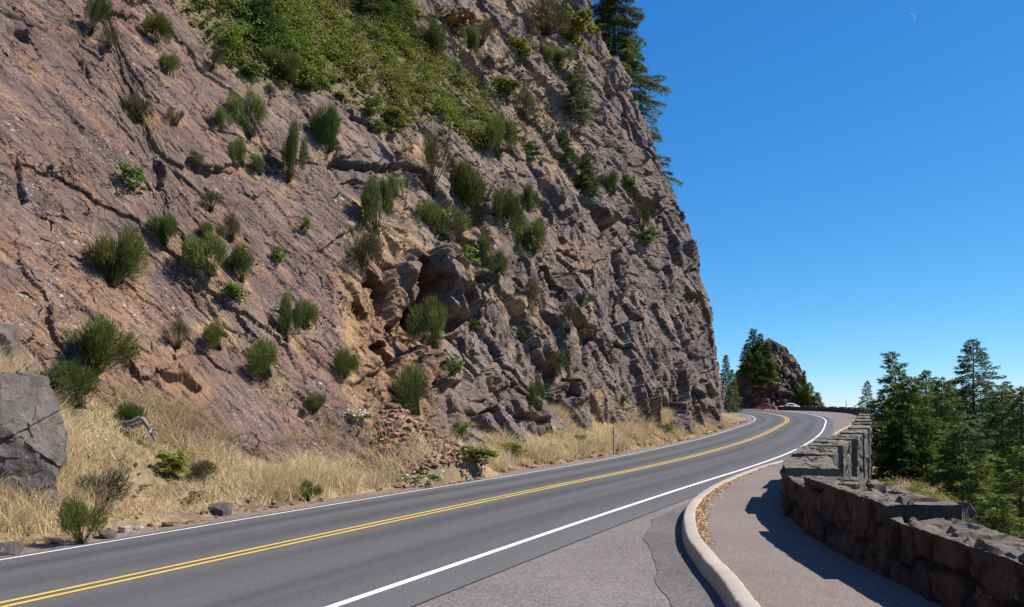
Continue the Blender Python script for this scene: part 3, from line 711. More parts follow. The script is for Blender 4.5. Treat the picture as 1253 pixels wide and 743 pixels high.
# ------------------------------------------------------------------ foliage builders (unit size)
def ribbons(base, d, length, width, bend, nseg=2, tone=None):
    """curved tapering blades: returns verts, quads, tone, tip"""
    n = len(base); side = np.cross(d, rng.normal(size=(n, 3))); side /= np.linalg.norm(side, axis=1)[:, None] + 1e-9
    Vs = []; T = []
    for k in range(nseg + 1):
        t = k / nseg
        c = base + d * (length * t)[:, None] + bend * (length * t * t)[:, None]
        w = width * (1 - .85 * t)
        Vs += [c - side * w[:, None], c + side * w[:, None]]; T += [t, t]
    V = np.stack(Vs, 1).reshape(-1, 3); m = 2 * (nseg + 1)
    i = np.arange(n)[:, None] * m
    Q = np.concatenate([np.concatenate([i + 2*k, i + 2*k + 1, i + 2*k + 3, i + 2*k + 2], 1) for k in range(nseg)])
    tn = np.repeat(tone if tone is not None else rng.random(n), m)
    return V, Q, tn, np.tile(np.array(T), n)
def unit(v): return v / (np.linalg.norm(v, axis=-1, keepdims=True) + 1e-9)
def fit_unit(V):
    lo, hi = np.percentile(V, 4, axis=0), np.percentile(V, 96, axis=0); s_ = hi - lo
    return (V - [(lo[0] + hi[0]) / 2, (lo[1] + hi[1]) / 2, 0]) / [s_[0], s_[1], np.percentile(V[:, 2], 97)]
def broom_mesh(seed, mat, n=5200, name='broom_foliage'):
    """rounded brush of short upright twigs filling a few uneven lobes, on bare stems"""
    r2 = np.random.default_rng(seed); k = int(r2.integers(6, 11))
    lc = np.stack([r2.normal(0, .27, k), r2.normal(0, .27, k), .34 + .34 * r2.random(k)], 1); lr = .13 + .18 * r2.random(k)
    li = r2.choice(k, n, p=lr ** 2 / (lr ** 2).sum())
    v = unit(r2.normal(size=(n, 3))); c = lc[li] + v * (lr[li] * r2.random(n) ** .45)[:, None] * [1, 1, 1.25]
    root = np.array([0, 0, -.05]); d = unit(unit(c - root) + v * .35 + r2.normal(0, .22, (n, 3)) + [0, 0, .25])
    ltone = r2.random(k)
    V, Q, T, P = ribbons(c, d, .05 + .15 * r2.random(n) ** 1.8, .005 + .005 * r2.random(n), r2.normal(0, .15, (n, 3)), 1, np.clip(.45 * ltone[li] + .6 * r2.random(n), 0, 1))
    m = 90; lj = r2.integers(0, k, m); b = np.stack([r2.normal(0, .05, m), r2.normal(0, .05, m), np.full(m, -.05)], 1); tip = lc[lj] + r2.normal(0, .12, (m, 3))
    V2, Q2, T2, P2 = ribbons(b, unit(tip - b), np.linalg.norm(tip - b, axis=1), np.full(m, .009), np.zeros((m, 3)), 2, np.full(m, .05))
    Q = [np.concatenate([Q, Q2 + len(V)])]; V = fit_unit(np.concatenate([V, V2]))
    return make_mesh(name, V, Q, mat, True, {'tone': np.concatenate([T, T2]), 'tip': np.concatenate([P * .7, P2 * 0])})
def leaf_cloud(centres, radii, per, size, flat=.7, seed=0, up=.5):
    """leaf-sized rhombs on and in clumps; centres (n,3), radii (n,)"""
    r_ = np.random.default_rng(seed); n = len(centres) * per
    ci = np.repeat(np.arange(len(centres)), per)
    v = unit(r_.normal(size=(n, 3))); v[:, 2] = np.abs(v[:, 2]) * .9 + v[:, 2] * .1
    rad = radii[ci] * (.45 + .6 * r_.random(n) ** .6)
    c = centres[ci] + v * rad[:, None] * [1, 1, flat]
    nn = unit(v + r_.normal(0, .55, (n, 3)) + [0, 0, up])
    t = unit(np.cross(nn, r_.normal(size=(n, 3)))); bt = np.cross(nn, t)
    s = size * (.6 + .8 * r_.random(n))
    V = np.stack([c - t * s[:, None], c + bt * (s * .55)[:, None], c + t * s[:, None], c - bt * (s * .55)[:, None]], 1).reshape(-1, 3)
    Q = np.arange(n * 4).reshape(-1, 4)
    clump_tone = r_.random(len(centres))
    tone = np.clip(.55 * clump_tone[ci] + .45 * r_.random(n), 0, 1)
    return V, Q, np.repeat(tone, 4)
def leafy_mesh(seed, mat, n=26, per=34, size=.05, name='leafy_foliage'):
    r_ = np.random.default_rng(seed)
    c = np.stack([r_.normal(0, .2, n), r_.normal(0, .2, n), .12 + .62 * r_.random(n)], 1)
    V, Q, T = leaf_cloud(c, .12 + .12 * r_.random(n), per, size, .9, seed + 1)
    return make_mesh(name, fit_unit(V), Q, mat, True, {'tone': T})

def conifer_geom(h, r, seed, cl=None, wind=0.0, wdir=(-1, 0), detail=1.0, base=.06, ragged=.3, lsz=.10, droop=.25, power=.85):
    """cl = length of the crown below the tip over which it reaches its full width"""
    r_ = np.random.default_rng(seed)
    cl = cl or h
    nb = int((12 + (h * (1 - base)) * 2.4) * 6.5 * (.7 + .3 * min(detail, 1.4)))
    tz = base + (1 - base) * (np.arange(nb) + r_.random(nb)) / nb
    az = np.arange(nb) * 2.399 + r_.normal(0, .5, nb)
    gust = 1 + ragged * .6 * np.sin(tz * 23 + az * 2 + seed) 
    Rr = r * np.minimum(1, (1 - tz) * h / cl) ** power + .03 * r
    dx, dy = np.cos(az), np.sin(az)
    Lb = Rr * (1 + wind * (dx * wdir[0] + dy * wdir[1])) * (1 - ragged + 1.6 * ragged * r_.random(nb)) * gust
    up = np.clip((tz - .6) / .4, 0, 1)
    B0 = np.stack([0 * tz, 0 * tz, tz * h], 1); D0 = np.stack([dx, dy, -.12 + .65 * up ** 2 + r_.normal(0, .12, nb)], 1); L0 = np.maximum(Lb, .05 * r)
    per = np.maximum((L0 / lsz * 4.2 * detail).astype(int), 7)
    bi = np.repeat(np.arange(nb), per); n = len(bi)
    f = .12 + .88 * r_.random(n) ** .65
    dz = D0[bi, 2] * L0[bi] * f - droop * L0[bi] * f * f + .30 * L0[bi] * np.maximum(f - .7, 0)
    lat = np.stack([-D0[bi, 1], D0[bi, 0]], 1)
    wq = (r_.random(n) - .5) * 2
    fan = wq * L0[bi] * .34 * np.sqrt(np.maximum(1 - f, 0) + .05)
    c = B0[bi] + np.stack([D0[bi, 0] * L0[bi] * f + lat[:, 0] * fan, D0[bi, 1] * L0[bi] * f + lat[:, 1] * fan, dz - abs(fan) * .3 - lsz * 1.2 * r_.random(n)], 1)
    d = unit(np.stack([D0[bi, 0] + lat[:, 0] * wq * .9, D0[bi, 1] + lat[:, 1] * wq * .9, .1 - droop * f + r_.normal(0, .42, n)], 1))
    nn = unit(np.stack([r_.normal(0, .7, n), r_.normal(0, .7, n), np.ones(n)], 1)); s = unit(np.cross(d, nn))
    ln = lsz * (.9 + 1.2 * r_.random(n)); wd = lsz * (.15 + .20 * r_.random(n))
    V = np.stack([c - d * (ln * .4)[:, None], c + s * wd[:, None], c + d * ln[:, None], c - s * wd[:, None]], 1).reshape(-1, 3)
    Q = np.arange(n * 4).reshape(-1, 4)
    bt = r_.random(nb)
    T = np.repeat(np.clip(.10 + .5 * bt[bi] + .25 * f + .25 * r_.random(n), 0, 1), 4)
    V2, Q2, _, _ = ribbons(B0, unit(D0), L0 * .8, .006 * h ** .5 + L0 * .004, np.stack([D0[:, 0] * 0, D0[:, 1] * 0, -droop + L0 * 0], 1) * .8, 2)
    return (V, Q, T), (V2, Q2)
def trunk_mesh(h, r0, lean=(0, 0), mat=None, name='trunk', n=9, m=8, branches=None):
    V = []; t = np.linspace(0, 1, m); a_ = np.linspace(0, 2 * np.pi, n, endpoint=False)
    for k in t:
        rr = r0 * (1 - .93 * k) * (1 + .5 * math.exp(-k * 14))
        V.append(np.stack([np.cos(a_) * rr + lean[0] * k * k * h, np.sin(a_) * rr + lean[1] * k * k * h, np.full(n, k * h)], 1))
    V = np.concatenate(V); Q = []
    for i in range(m - 1):
        for j in range(n): Q.append((i*n + j, i*n + (j+1) % n, (i+1)*n + (j+1) % n, (i+1)*n + j))
    Q = np.array(Q)
    if branches is not None:
        Q = [np.concatenate([Q, branches[1] + len(V)])]; V = np.concatenate([V, branches[0]])
    return make_mesh(name, V, Q, mat or M['bark'])
def conifer(loc, h, r, seed, label, group=None, mat='needle', lean=(0, 0), name='conifer', **kw):
    t = empty(name, loc)
    tag(t, label, 'tree', group)
    (V, Q, T), (V2, Q2) = conifer_geom(h, r, seed, **kw)
    for A in (V, V2):
        k = np.clip(A[:, 2] / h, 0, 1.05); A[:, 0] += lean[0] * k * k * h; A[:, 1] += lean[1] * k * k * h
    link('crown', make_mesh('crown', V, Q, M[mat], True, {'tone': T}), t)
    link('trunk', trunk_mesh(h * .98, max(.05, h * .017), lean, branches=(V2, Q2)), t)
    return t

# ------------------------------------------------------------------ faceted stones
def rock_geom(seed, planes=13, res=10, rough_=.03, flatz=1.0):
    r_ = np.random.default_rng(seed)
    n = unit(r_.normal(size=(planes, 3))); dd = .72 + .3 * r_.random(planes)
    n = np.concatenate([n, np.eye(3), -np.eye(3)]); dd = np.concatenate([dd, np.full(6, .98)])
    g = np.linspace(-1, 1, res); A, Bq = np.meshgrid(g, g); one = np.ones_like(A)
    sides = [(A, Bq, one), (-A, Bq, -one), (one, A, Bq), (-one, -A, Bq), (-A, one, Bq), (A, -one, Bq)]
    V = []; Q = []
    for k, s in enumerate(sides):
        V.append(np.stack(s, -1).reshape(-1, 3)); Q.append(grid_faces(res, res) + k * res * res)
    V = unit(np.concatenate(V)); Q = np.concatenate(Q)
    dots = V @ n.T; rad = np.min(np.where(dots > .02, dd / np.maximum(dots, .02), 9), 1)
    P = V * rad[:, None]
    P = P * (1 + rough_ * fbm3(P[:, 0] * 3 + seed, P[:, 1] * 3, P[:, 2] * 3, 4, seed % 97))[:, None]
    # weld the seams
    key = np.round(V * 1e4).astype(np.int64); _, first, inv = np.unique(key, axis=0, return_index=True, return_inverse=True)
    inv = inv.ravel()
    return P[first] * [1, 1, flatz], inv[Q]

# ------------------------------------------------------------------ the stone parapet
Wd = np.concatenate([[0], np.cumsum(np.linalg.norm(np.diff(W, axis=0), axis=1))])
WT = tang(W); WN = np.stack([WT[:, 1], -WT[:, 0]], 1)
def w_at(a):
    g = lambda A: np.stack([np.interp(a, Wd, A[:, i]) for i in (0, 1)], -1)
    return g(W), unit(g(WN)), unit(g(WT))
def arc_of_y(y): return float(np.interp(y, W[:150 * 4, 1], Wd[:150 * 4]))
def vecnoise(P, f, seed):
    x, y, z = P[:, 0] * f, P[:, 1] * f, P[:, 2] * f
    return np.stack([fbm3(x + 31 * i, y, z - 17 * i, 3, seed + i) for i in range(3)], 1)
def wall_piece(a0, a1, q0, q1, zlo, zlo_out, ztop, res, seed, rise=(0, 0)):
    """a closed length of stone wall from arc a0 to a1; returns V, faces, joint"""
    na = max(3, int((a1 - a0) / res)); A = np.linspace(a0, a1, na)
    n1 = max(4, int((ztop - zlo) / res)); n2 = max(4, int((q1 - q0) / res)); n3 = max(6, int((ztop - zlo_out) / (res * 1.3)))
    g = [(q0, z, 0) for z in np.linspace(zlo, ztop, n1)] + [(q, ztop, 1) for q in np.linspace(q0, q1, n2)[1:]] + [(q1, z, 2) for z in np.linspace(ztop, zlo_out, n3)[1:]]
    g = np.array(g); q, z, sd = g[:, 0], g[:, 1], g[:, 2].astype(int)
    Pw, Nw, Tw = w_at(A)
    gz = climb(Pw[:, 1])
    def place(aP, aN, qq, zz, gg): return np.concatenate([aP + aN * qq[..., None], (zz + gg)[..., None]], -1)
    Q_, Z_ = np.broadcast_to(q, (na, len(q))), np.broadcast_to(z, (na, len(q)))
    tt = ((A - a0) / (a1 - a0))[:, None]
    Zr = Z_ + np.where(Z_ > .3, rise[0] * (1 - tt) + rise[1] * tt, 0)
    V = place(Pw[:, None, :] + 0 * Q_[..., None], Nw[:, None, :] + 0 * Q_[..., None], Q_, Zr, gz[:, None] + 0 * Q_)
    # stones
    girth = np.where(sd == 0, z, np.where(sd == 1, ztop + q * .8, ztop + q1 + (ztop - z)))
    X, Y = np.meshgrid(A, girth, indexing='ij')
    wob = fbm3(X * 1.5, Y * 1.5, X * 0, 3, 80)
    f1, f2, ix, iy, ox, oy = worley2(X / .54 + .3 * wob + seed * 7.7, Y / .40 + .3 * wob, 81, .8)
    rr = rnd(ix, iy, 3, 82) - .5; t1 = rnd(ix, iy, 4, 82) - .5; t2 = rnd(ix, iy, 5, 82) - .5
    groove = sstep(.12, .04, f2 - f1)
    dz = np.minimum(np.minimum(ztop - Z_, 1) + (sd == 1) * 9, np.minimum(Q_ - q0, q1 - Q_) + (sd != 1) * 9)
    g1, g2, jx_, jy_, qx_, qy_ = worley2(X / .21 + .2 * wob, Y / .16 + .2 * wob, 84, .9); fine = .045 * ((rnd(jx_, jy_, 4, 85) - .5) * qx_ + (rnd(jx_, jy_, 5, 85) - .5) * qy_) * 2 + .012 * (rnd(jx_, jy_, 3, 85) - .5)
    edge = sstep(0, .10, np.minimum(dz, np.minimum(X - a0, a1 - X)))
    amt = (rr * .055 + (t1 * ox + t2 * oy) * .09 - groove * .09 + fine) * edge
    nrm = np.where((sd == 0)[None, :, None], np.concatenate([-Nw, 0 * gz[:, None]], 1)[:, None, :], np.where((sd == 2)[None, :, None], np.concatenate([Nw, 0 * gz[:, None]], 1)[:, None, :], np.array([0, 0, 1.])))
    V = V + nrm * amt[..., None]
    Vs = [V.reshape(-1, 3)]; Fs = [grid_faces(na, len(q))]; J = [(groove * edge).ravel()]; Lt = [np.broadcast_to((sd == 1)[None, :], groove.shape).astype(float).ravel()]  # last list marks the top faces that get the painted sunlight
    base = na * len(q)
    for e, aa, r0 in ((0, a0, rise[0]), (1, a1, rise[1])):       # end faces
        ne = max(3, n2); nz = max(6, n1)
        qq = np.linspace(q0, q1, ne); zz = np.linspace(ztop, zlo, nz)
        QQ, ZZ = np.meshgrid(qq, zz); zbot = zlo + (zlo_out - zlo) * (QQ - q0) / (q1 - q0)
        ZZ = ztop - (ztop - ZZ) / (ztop - zlo) * (ztop - zbot)
        p_, n_, t_ = w_at(np.array([aa])); gg = climb(p_[:, 1])
        Vs.append(place(np.broadcast_to(p_[0], QQ.shape + (2,)), np.broadcast_to(n_[0], QQ.shape + (2,)), QQ, np.where(ZZ > .3, ZZ + r0, ZZ), gg[0] + 0 * QQ).reshape(-1, 3))
        Fs.append(grid_faces(nz, ne) + base); base += ne * nz; J.append(np.zeros(ne * nz)); Lt.append(np.zeros(ne * nz))
    V = np.concatenate(Vs)
    V = V + .030 * vecnoise(V, 1.4, 90) * [1, 1, .6] + .010 * vecnoise(V, 4.5, 95) + .014 * vecnoise(V, 13, 99)
    return V, np.concatenate(Fs), np.concatenate(J), np.concatenate(Lt)
def wall_obj(name, parent, *args, mat='wall'):
    V, Fc, J, Lt = wall_piece(*args)
    o = link(name, make_mesh(name, V, Fc, M[mat], True, {'joint': J, 'lit_top': Lt}), parent)
    o.data.set_sharp_from_angle(angle=R(24)); return o
aSplit = arc_of_y(92)
near_w = empty('stone_wall', (float(W[60, 0]), float(W[60, 1]), 0)); near_w.location = (0, 0, 0)
tag(near_w, 'dark stone parapet with stepped raised blocks curving along the sidewalk', 'wall')
aN = arc_of_y(26)
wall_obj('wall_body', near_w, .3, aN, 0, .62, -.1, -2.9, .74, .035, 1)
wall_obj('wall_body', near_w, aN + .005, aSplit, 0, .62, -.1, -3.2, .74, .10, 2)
y_p = [(1.2, 4.6), (8.1, 11.2), (13.0, 15.4), (17.0, 19.0), (20.8, 22.9), (24.8, 27.2), (29.6, 32), (35, 37.6), (41.5, 44.2), (48.5, 51.4), (56, 59), (64, 67), (73, 76), (82, 85)]
for k, (ya, yb_) in enumerate(y_p):
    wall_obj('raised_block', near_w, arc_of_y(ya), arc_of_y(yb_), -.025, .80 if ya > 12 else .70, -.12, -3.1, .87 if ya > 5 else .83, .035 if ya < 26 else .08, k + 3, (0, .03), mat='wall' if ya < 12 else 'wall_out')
far_w = empty('stone_wall', (0, 0, 0))
tag(far_w, 'distant low dark stone wall at the outside of the bend in front of the white car', 'wall')
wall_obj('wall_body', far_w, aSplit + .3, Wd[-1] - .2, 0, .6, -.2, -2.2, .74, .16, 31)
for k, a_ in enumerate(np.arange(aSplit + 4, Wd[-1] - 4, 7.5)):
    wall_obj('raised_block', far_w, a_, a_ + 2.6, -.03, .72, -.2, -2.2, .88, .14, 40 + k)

# ------------------------------------------------------------------ rays onto the ground
def ground_pick(x, y):
    dx, dz = (x - CX) / F, (YH - y) / F
    Y = np.arange(5, 160, .1); g = ground_z(dx * Y, Y); h = EYE + dz * Y
    k = np.argmax(h < g)
    return np.array([dx * Y[k], Y[k], g[k]])

# ------------------------------------------------------------------ stuff on the cliff
rng = np.random.default_rng(5)
vis = (cpx > -80) & (cpx < 960) & (cpy > -90) & (cpy < 640) & (cdep > 8)
def sample(weight, n, r_):
    w = np.where(vis, weight, 0).ravel()
    area = np.ones_like(w) * (np.gradient(S)[:, None] * np.gradient(U, axis=1)).ravel(); w = w * area
    return r_.choice(len(w), n, p=w / w.sum())
r_ = np.random.default_rng(31)
clumpy = sstep(-.25, .25, fbm3(P0[..., 0] * .8, P0[..., 1] * .8, P0[..., 2] * .8, 3, 131))
edgew = sstep(.30, .80, veg) * (.02 + .98 * clumpy)
k = sample(edgew, 6200, r_); rad = .14 + .62 * r_.random(len(k)) ** 2.4
V, Q, T = leaf_cloud(CV[k] + FN.reshape(-1, 3)[k] * (rad * .6)[:, None], rad, 44, .058, .95, 32)
o = link('hillside_shrub_cover', make_mesh('hillside_shrub_cover', V, Q, M['salal'], True, {'tone': T})); tag(o, kind='stuff')
kk = sample(sstep(.4, .9, veg) * sstep(.0, .3, fbm3(P0[..., 0] * .3, P0[..., 1] * .3, P0[..., 2] * .3, 3, 135)), 420, r_); rad = .22 + .45 * r_.random(len(kk)) ** 2
V, Q, T = leaf_cloud(CV[kk] + FN.reshape(-1, 3)[kk] * (rad * .9)[:, None], rad, 120, .05, 1.1, 36)
o = link('hillside_bright_brush', make_mesh('hillside_bright_brush', V, Q, M['bright'], True, {'tone': T})); tag(o, kind='stuff')
mw = meadow * sstep(-.15, .3, fbm3(P0[..., 0] * .5, P0[..., 1] * .5, P0[..., 2] * .5, 3, 133)) + .7 * veg
k = sample(mw, 4000, r_); rad = .12 + .26 * r_.random(len(k)) ** 2
V, Q, T = leaf_cloud(CV[k] + FN.reshape(-1, 3)[k] * .05, rad, 22, .07, .7, 33)
o = link('low_scrub_cover', make_mesh('low_scrub_cover', V, Q, M['olive'], True, {'tone': T})); tag(o, kind='stuff')
def tufts(P, Nn, per, hmin, hmax, width, r2, spread=.12):
    n = len(P) * per; i = np.repeat(np.arange(len(P)), per)
    b = P[i] + r2.normal(0, spread, (n, 3)) * [1, 1, .3]
    d = unit(np.stack([r2.normal(0, .42, n), r2.normal(0, .42, n), np.ones(n)], 1) + Nn[i] * .5)
    return ribbons(b, d, hmin + (hmax - hmin) * r2.random(n), width * (.6 + .8 * r2.random(n)), np.stack([r2.normal(0, .25, n), r2.normal(0, .25, n), -.25 + 0 * d[:, 0]], 1), 2, np.clip(np.repeat(r2.random(len(P)), per) * .6 + .4 * r2.random(n), 0, 1))
ledge = sstep(.12, .45, FN[..., 2] - np.sin(lean)) * (1 - veg)
k = sample(np.maximum(soil, meadow * .35) * sstep(.2, .6, soil + .2 * n_s) + ledge * (.05 + .30 * clumpy), 11000, r_)
V, Q, T, Pp = tufts(CV[k] - FN.reshape(-1, 3)[k] * .03, FN.reshape(-1, 3)[k], 10, .10, .34, .008, r_, .11)
o = link('cliff_dry_grass', make_mesh('cliff_dry_grass', V, Q, M['dry'], True, {'tone': T})); tag(o, kind='stuff')

k = sample(ledge * (.2 + clumpy) + .01 * (1 - veg), 420, r_); k = k[(CV[k, 2] > 1)]
V, Q, T = leaf_cloud(CV[k], .05 + .13 * r_.random(len(k)) ** 2, 26, .035, .9, 35)
o = link('tiny_cliff_plants', make_mesh('tiny_cliff_plants', V, Q, M['bright'], True, {'tone': T * .7})); tag(o, kind='stuff')
# verge of dry grass between road and cliff
def verge_points(n, qa, qb, y0, y1, r2, pw=1.0):
    i = np.interp(r2.random(n) ** pw, [0, 1], [np.searchsorted(C[:, 1], y0), np.searchsorted(C[:, 1], y1)])
    k = i.astype(int); q = qa + (qb - qa) * r2.random(n)
    D = np.interp(C[k, 1] + 1.65, *DT)
    q = np.maximum(q, -(QR + D + .6))
    P = C[k] + (i - k)[:, None] * CT[k] * .5 + CN[k] * q[:, None]
    return P[:, 0], P[:, 1], q
r_ = np.random.default_rng(77)
vx, vy, vq = verge_points(64000, -4.75, -9.4, 4, 78, r_, 1.9)
den = fbm3(vx * .9, vy * .9, vx * 0, 4, 140); dsc = np.hypot(vx - SCREE[0], vy - SCREE[1])
keep = (r_.random(len(vx)) < sstep(-.58, -.02, den) * sstep(-4.55, -5.3, vq + .5 * den) + .05) & ((dsc > 2.3 + .9 * den) | (r_.random(len(vx)) < .05))
vx, vy = vx[keep], vy[keep]; vz = ground_z(vx, vy) - .04
Pg = np.stack([vx, vy, vz], 1)
hh = .20 + .60 * sstep(-.3, .4, fbm3(vx * .6, vy * .6, vx * 0, 3, 142))
n = len(Pg) * 5; i = np.repeat(np.arange(len(Pg)), 5)
b = Pg[i] + r_.normal(0, .06, (n, 3)) * [1, 1, .1]
d = unit(np.stack([r_.normal(0, .45, n), r_.normal(0, .45, n), np.ones(n)], 1))
V, Q, T, Pp = ribbons(b, d, hh[i] * (.5 + .9 * r_.random(n)), (.0045 + .005 * r_.random(n)) * np.clip(Pg[i, 1] / 22, .8, 2), np.stack([r_.normal(0, .3, n), r_.normal(0, .3, n), -.3 * r_.random(n)], 1), 2, np.clip(.5 * (den[keep][i] + .5) + .3 * fbm3(Pg[i, 0] * .5, Pg[i, 1] * .5, Pg[i, 0] * 0, 2, 143) + .5 * r_.random(n), 0, 1))
o = link('dry_verge_grass', make_mesh('dry_verge_grass', V, Q, M['dry'], True, {'tone': T})); tag(o, kind='stuff')
# green bits between
k = r_.choice(len(Pg), 420); k = k[fbm3(vx[k] * .4, vy[k] * .4, vx[k] * 0, 2, 150) > .05]
V, Q, T = leaf_cloud(Pg[k] + [0, 0, .1], .08 + .14 * r_.random(len(k)), 22, .04, .8, 151)
o = link('verge_weeds', make_mesh('verge_weeds', V, Q, M['olive'], True, {'tone': T})); tag(o, kind='stuff')

def stone_field(name, P, size, mat, seed, flat=.7):
    protos = [rock_geom(seed + j, 9, 4, .05, flat) for j in range(7)]; r2 = np.random.default_rng(seed)
    Vs, Qs, off_ = [], [], 0
    for p, s in zip(P, size):
        Vp, Qp = protos[r2.integers(0, 7)]; a_ = r2.random() * 6.28; c_, s_ = math.cos(a_), math.sin(a_)
        Vr = Vp * s * [1.15, .8, .75]; tl = r2.normal(0, .5)
        Vr = Vr @ np.array([[1, 0, 0], [0, math.cos(tl), -math.sin(tl)], [0, math.sin(tl), math.cos(tl)]]) @ np.array([[c_, s_, 0], [-s_, c_, 0], [0, 0, 1]])
        Vs.append(Vr + p); Qs.append(Qp + off_); off_ += len(Vp)
    o = link(name, make_mesh(name, np.concatenate(Vs), np.concatenate(Qs), mat, False)); tag(o, kind='stuff'); return o
r_ = np.random.default_rng(91)
vx, vy, vq = verge_points(2600, -4.35, -6.2, 4, 92, r_, 1.6)
ok = r_.random(len(vx)) < np.exp((vq + 4.5) * 1.0); vx, vy = vx[ok], vy[ok]
bx2, by2, bq2 = verge_points(900, -5.2, -8.6, 6, 40, r_, 1.4); vx = np.concatenate([vx, bx2]); vy = np.concatenate([vy, by2])
sz = (.015 + .07 * r_.random(len(vx)) ** 4) * np.clip(vy / 18, 1, 1.8); vz = ground_z(vx, vy)
stone_field('verge_gravel', np.stack([vx, vy, vz + sz * .1], 1), sz, M['scree'], 300)
n = 2600; th = r_.random(n) * 6.28; rr = 3.0 * np.sqrt(r_.random(n)); sx_ = SCREE[0] + rr * np.cos(th); sy_ = SCREE[1] + rr * np.sin(th)
qq, _ = nearest(sx_, sy_); ok = (qq > -8.2); sx_, sy_ = sx_[ok], sy_[ok]
sz = .02 + .12 * r_.random(len(sx_)) ** 3.5; sz_ = ground_z(sx_, sy_)
stone_field('scree', np.stack([sx_, sy_, sz_ + sz * .15], 1), sz, M['scree'], 320, .6)

# dead leaves against the kerb
r_ = np.random.default_rng(93)
n = 1700; a_ = r_.random(n); yk = np.where(a_ < .55, 10.5 + 8 * r_.random(n), 10 + 14 * r_.random(n))
off_ = .215 + np.abs(r_.normal(0, .085, n)) * np.interp(yk, [9, 12, 17, 24], [.2, 1.0, .9, .9])
Pk = np.stack([np.interp(yk, K[:, 1], K[:, 0]), yk], 1) + np.stack([np.interp(yk, K[:, 1], KN[:, i]) for i in (0, 1)], 1) * off_[:, None]
c = np.concatenate([Pk, (climb(yk) + KH - .008 + .02 * r_.random(n))[:, None]], 1)
nn = unit(np.stack([r_.normal(0, .5, n), r_.normal(0, .5, n), np.ones(n)], 1)); t_ = unit(np.cross(nn, r_.normal(size=(n, 3)))); bt = np.cross(nn, t_); s = .012 + .022 * r_.random(n)
V = np.stack([c - t_ * s[:, None], c + bt * (s * .6)[:, None], c + t_ * s[:, None], c - bt * (s * .6)[:, None]], 1).reshape(-1, 3)
o = link('fallen_leaves', make_mesh('fallen_leaves', V, np.arange(n * 4).reshape(-1, 4), M['dryleaf'], True, {'tone': np.repeat(r_.random(n), 4)})); tag(o, kind='stuff')

# ------------------------------------------------------------------ every shrub on the cliff
MESH = {'b': [broom_mesh(200 + i, M['broom']) for i in range(6)], 'd': [broom_mesh(220 + i, M['olive'], 2000, 'scrub_foliage') for i in range(3)],
        'l': [leafy_mesh(240 + i, M['bright']) for i in range(4)], 'o': [leafy_mesh(250, M['rusty'])], 's': [leafy_mesh(260 + i, M['salal'], 30, 40, .055) for i in range(3)]}
NAMES = {'b': 'broom_bush', 'd': 'scrub_bush', 'l': 'leafy_bush', 'o': 'leafy_bush', 's': 'dark_bush'}
seen = {}
R2D = random.Random(3)
for (x, y, w, h, kind, lab) in BUSH:
    p = pick(x, y + h * .38)
    if p is None: continue
    c = seen.get(kind, 0); seen[kind] = c + 1
    me = MESH[kind][c % len(MESH[kind])]
    o = link(NAMES[kind], me); d = p[1]
    k = .92 if kind in 'bd' else 1.0
    o.location = p; o.scale = (w * d / F * k, w * d / F * k, h * d / F * 1.05); o.rotation_euler = (R2D.uniform(-.1, .25), R2D.uniform(-.05, .25), R2D.uniform(0, 6.28))
    tag(o, lab, 'bush', 'bushes growing on the cliff')
GB = [(96, 645, 40, 48, 'b', 'dark green broom clump in straw grass next to the road edge'), (78, 482, 50, 44, 'b', 'green broom clump on the bank right of the grey boulder'),
      (213, 574, 28, 26, 's', 'dark leafy weed in the middle of the straw bank'), (246, 582, 26, 22, 'd', 'olive weed right of the dark leafy one on the straw bank'),
      (130, 606, 44, 40, 'd', 'thin pale weed against the foot of the grey boulder'), (162, 512, 26, 22, 'b', 'green clump behind the dead branch on the straw bank'),
      (583, 560, 40, 16, 'l', 'low bright weed in the verge right of the rubble heap'), (626, 552, 26, 14, 'l', 'small low weed in the verge further along from the rubble heap'),
      (811, 527, 22, 12, 'l', 'small green weed at the cliff foot near the far end of the verge'), (378, 603, 18, 20, 'b', 'small green clump in the verge below the purple slab'),
      (708, 541, 12, 12, 'l', 'tiny green weed in straw grass left of the marker post')]
for (x, y, w, h, kind, lab) in GB:
    p = ground_pick(x, y + h * .45); d = p[1]
    q_ = pick(x, y)
    c = seen.get(kind, 0); seen[kind] = c + 1
    o = link('verge_plant', MESH[kind][c % len(MESH[kind])]); o.location = p; o.scale = (w * d / F * 1.1, w * d / F * 1.1, h * d / F * 1.1); o.rotation_euler = (0, 0, R2D.uniform(0, 6.28))
    tag(o, lab, 'plant', 'green plants in the dry verge')
def flower_clump(x, y, w, h, lab, seed):
    p = ground_pick(x, y + h * .5) if seed == 1 else pick(x, y + h * .5); d = p[1]
    t = empty('flowering_weed', p); tag(t, lab, 'plant')
    W_, H_ = w * d / F / 2, h * d / F
    r2 = np.random.default_rng(400 + seed); n = 16
    c = np.stack([r2.uniform(-W_, W_, n), r2.normal(0, .15, n), H_ * .3 * r2.random(n) + .05], 1)
    V, Q, T = leaf_cloud(c, .1 + .1 * r2.random(n), 18, .04, .8, seed); link('leaves', make_mesh('leaves', V, Q, M['bright'], True, {'tone': T}), t)
    n = 70; c = np.stack([r2.uniform(-W_ * 1.1, W_ * 1.1, n), r2.normal(0, .2, n), H_ * (.3 + .6 * r2.random(n))], 1)
    V, Q, T = leaf_cloud(c, np.full(n, .025), 4, .026, .4, seed + 9, 1.5); tag(link('flowers', make_mesh('flowers', V, Q, M['flower'], True, {'tone': T}), t), kind='stuff')
flower_clump(505, 584, 70, 16, 'white flowering weed in the verge below the rubble heap', 1)
flower_clump(440, 506, 30, 16, 'small white flowering weed up against the rock left of the rubble heap', 2)

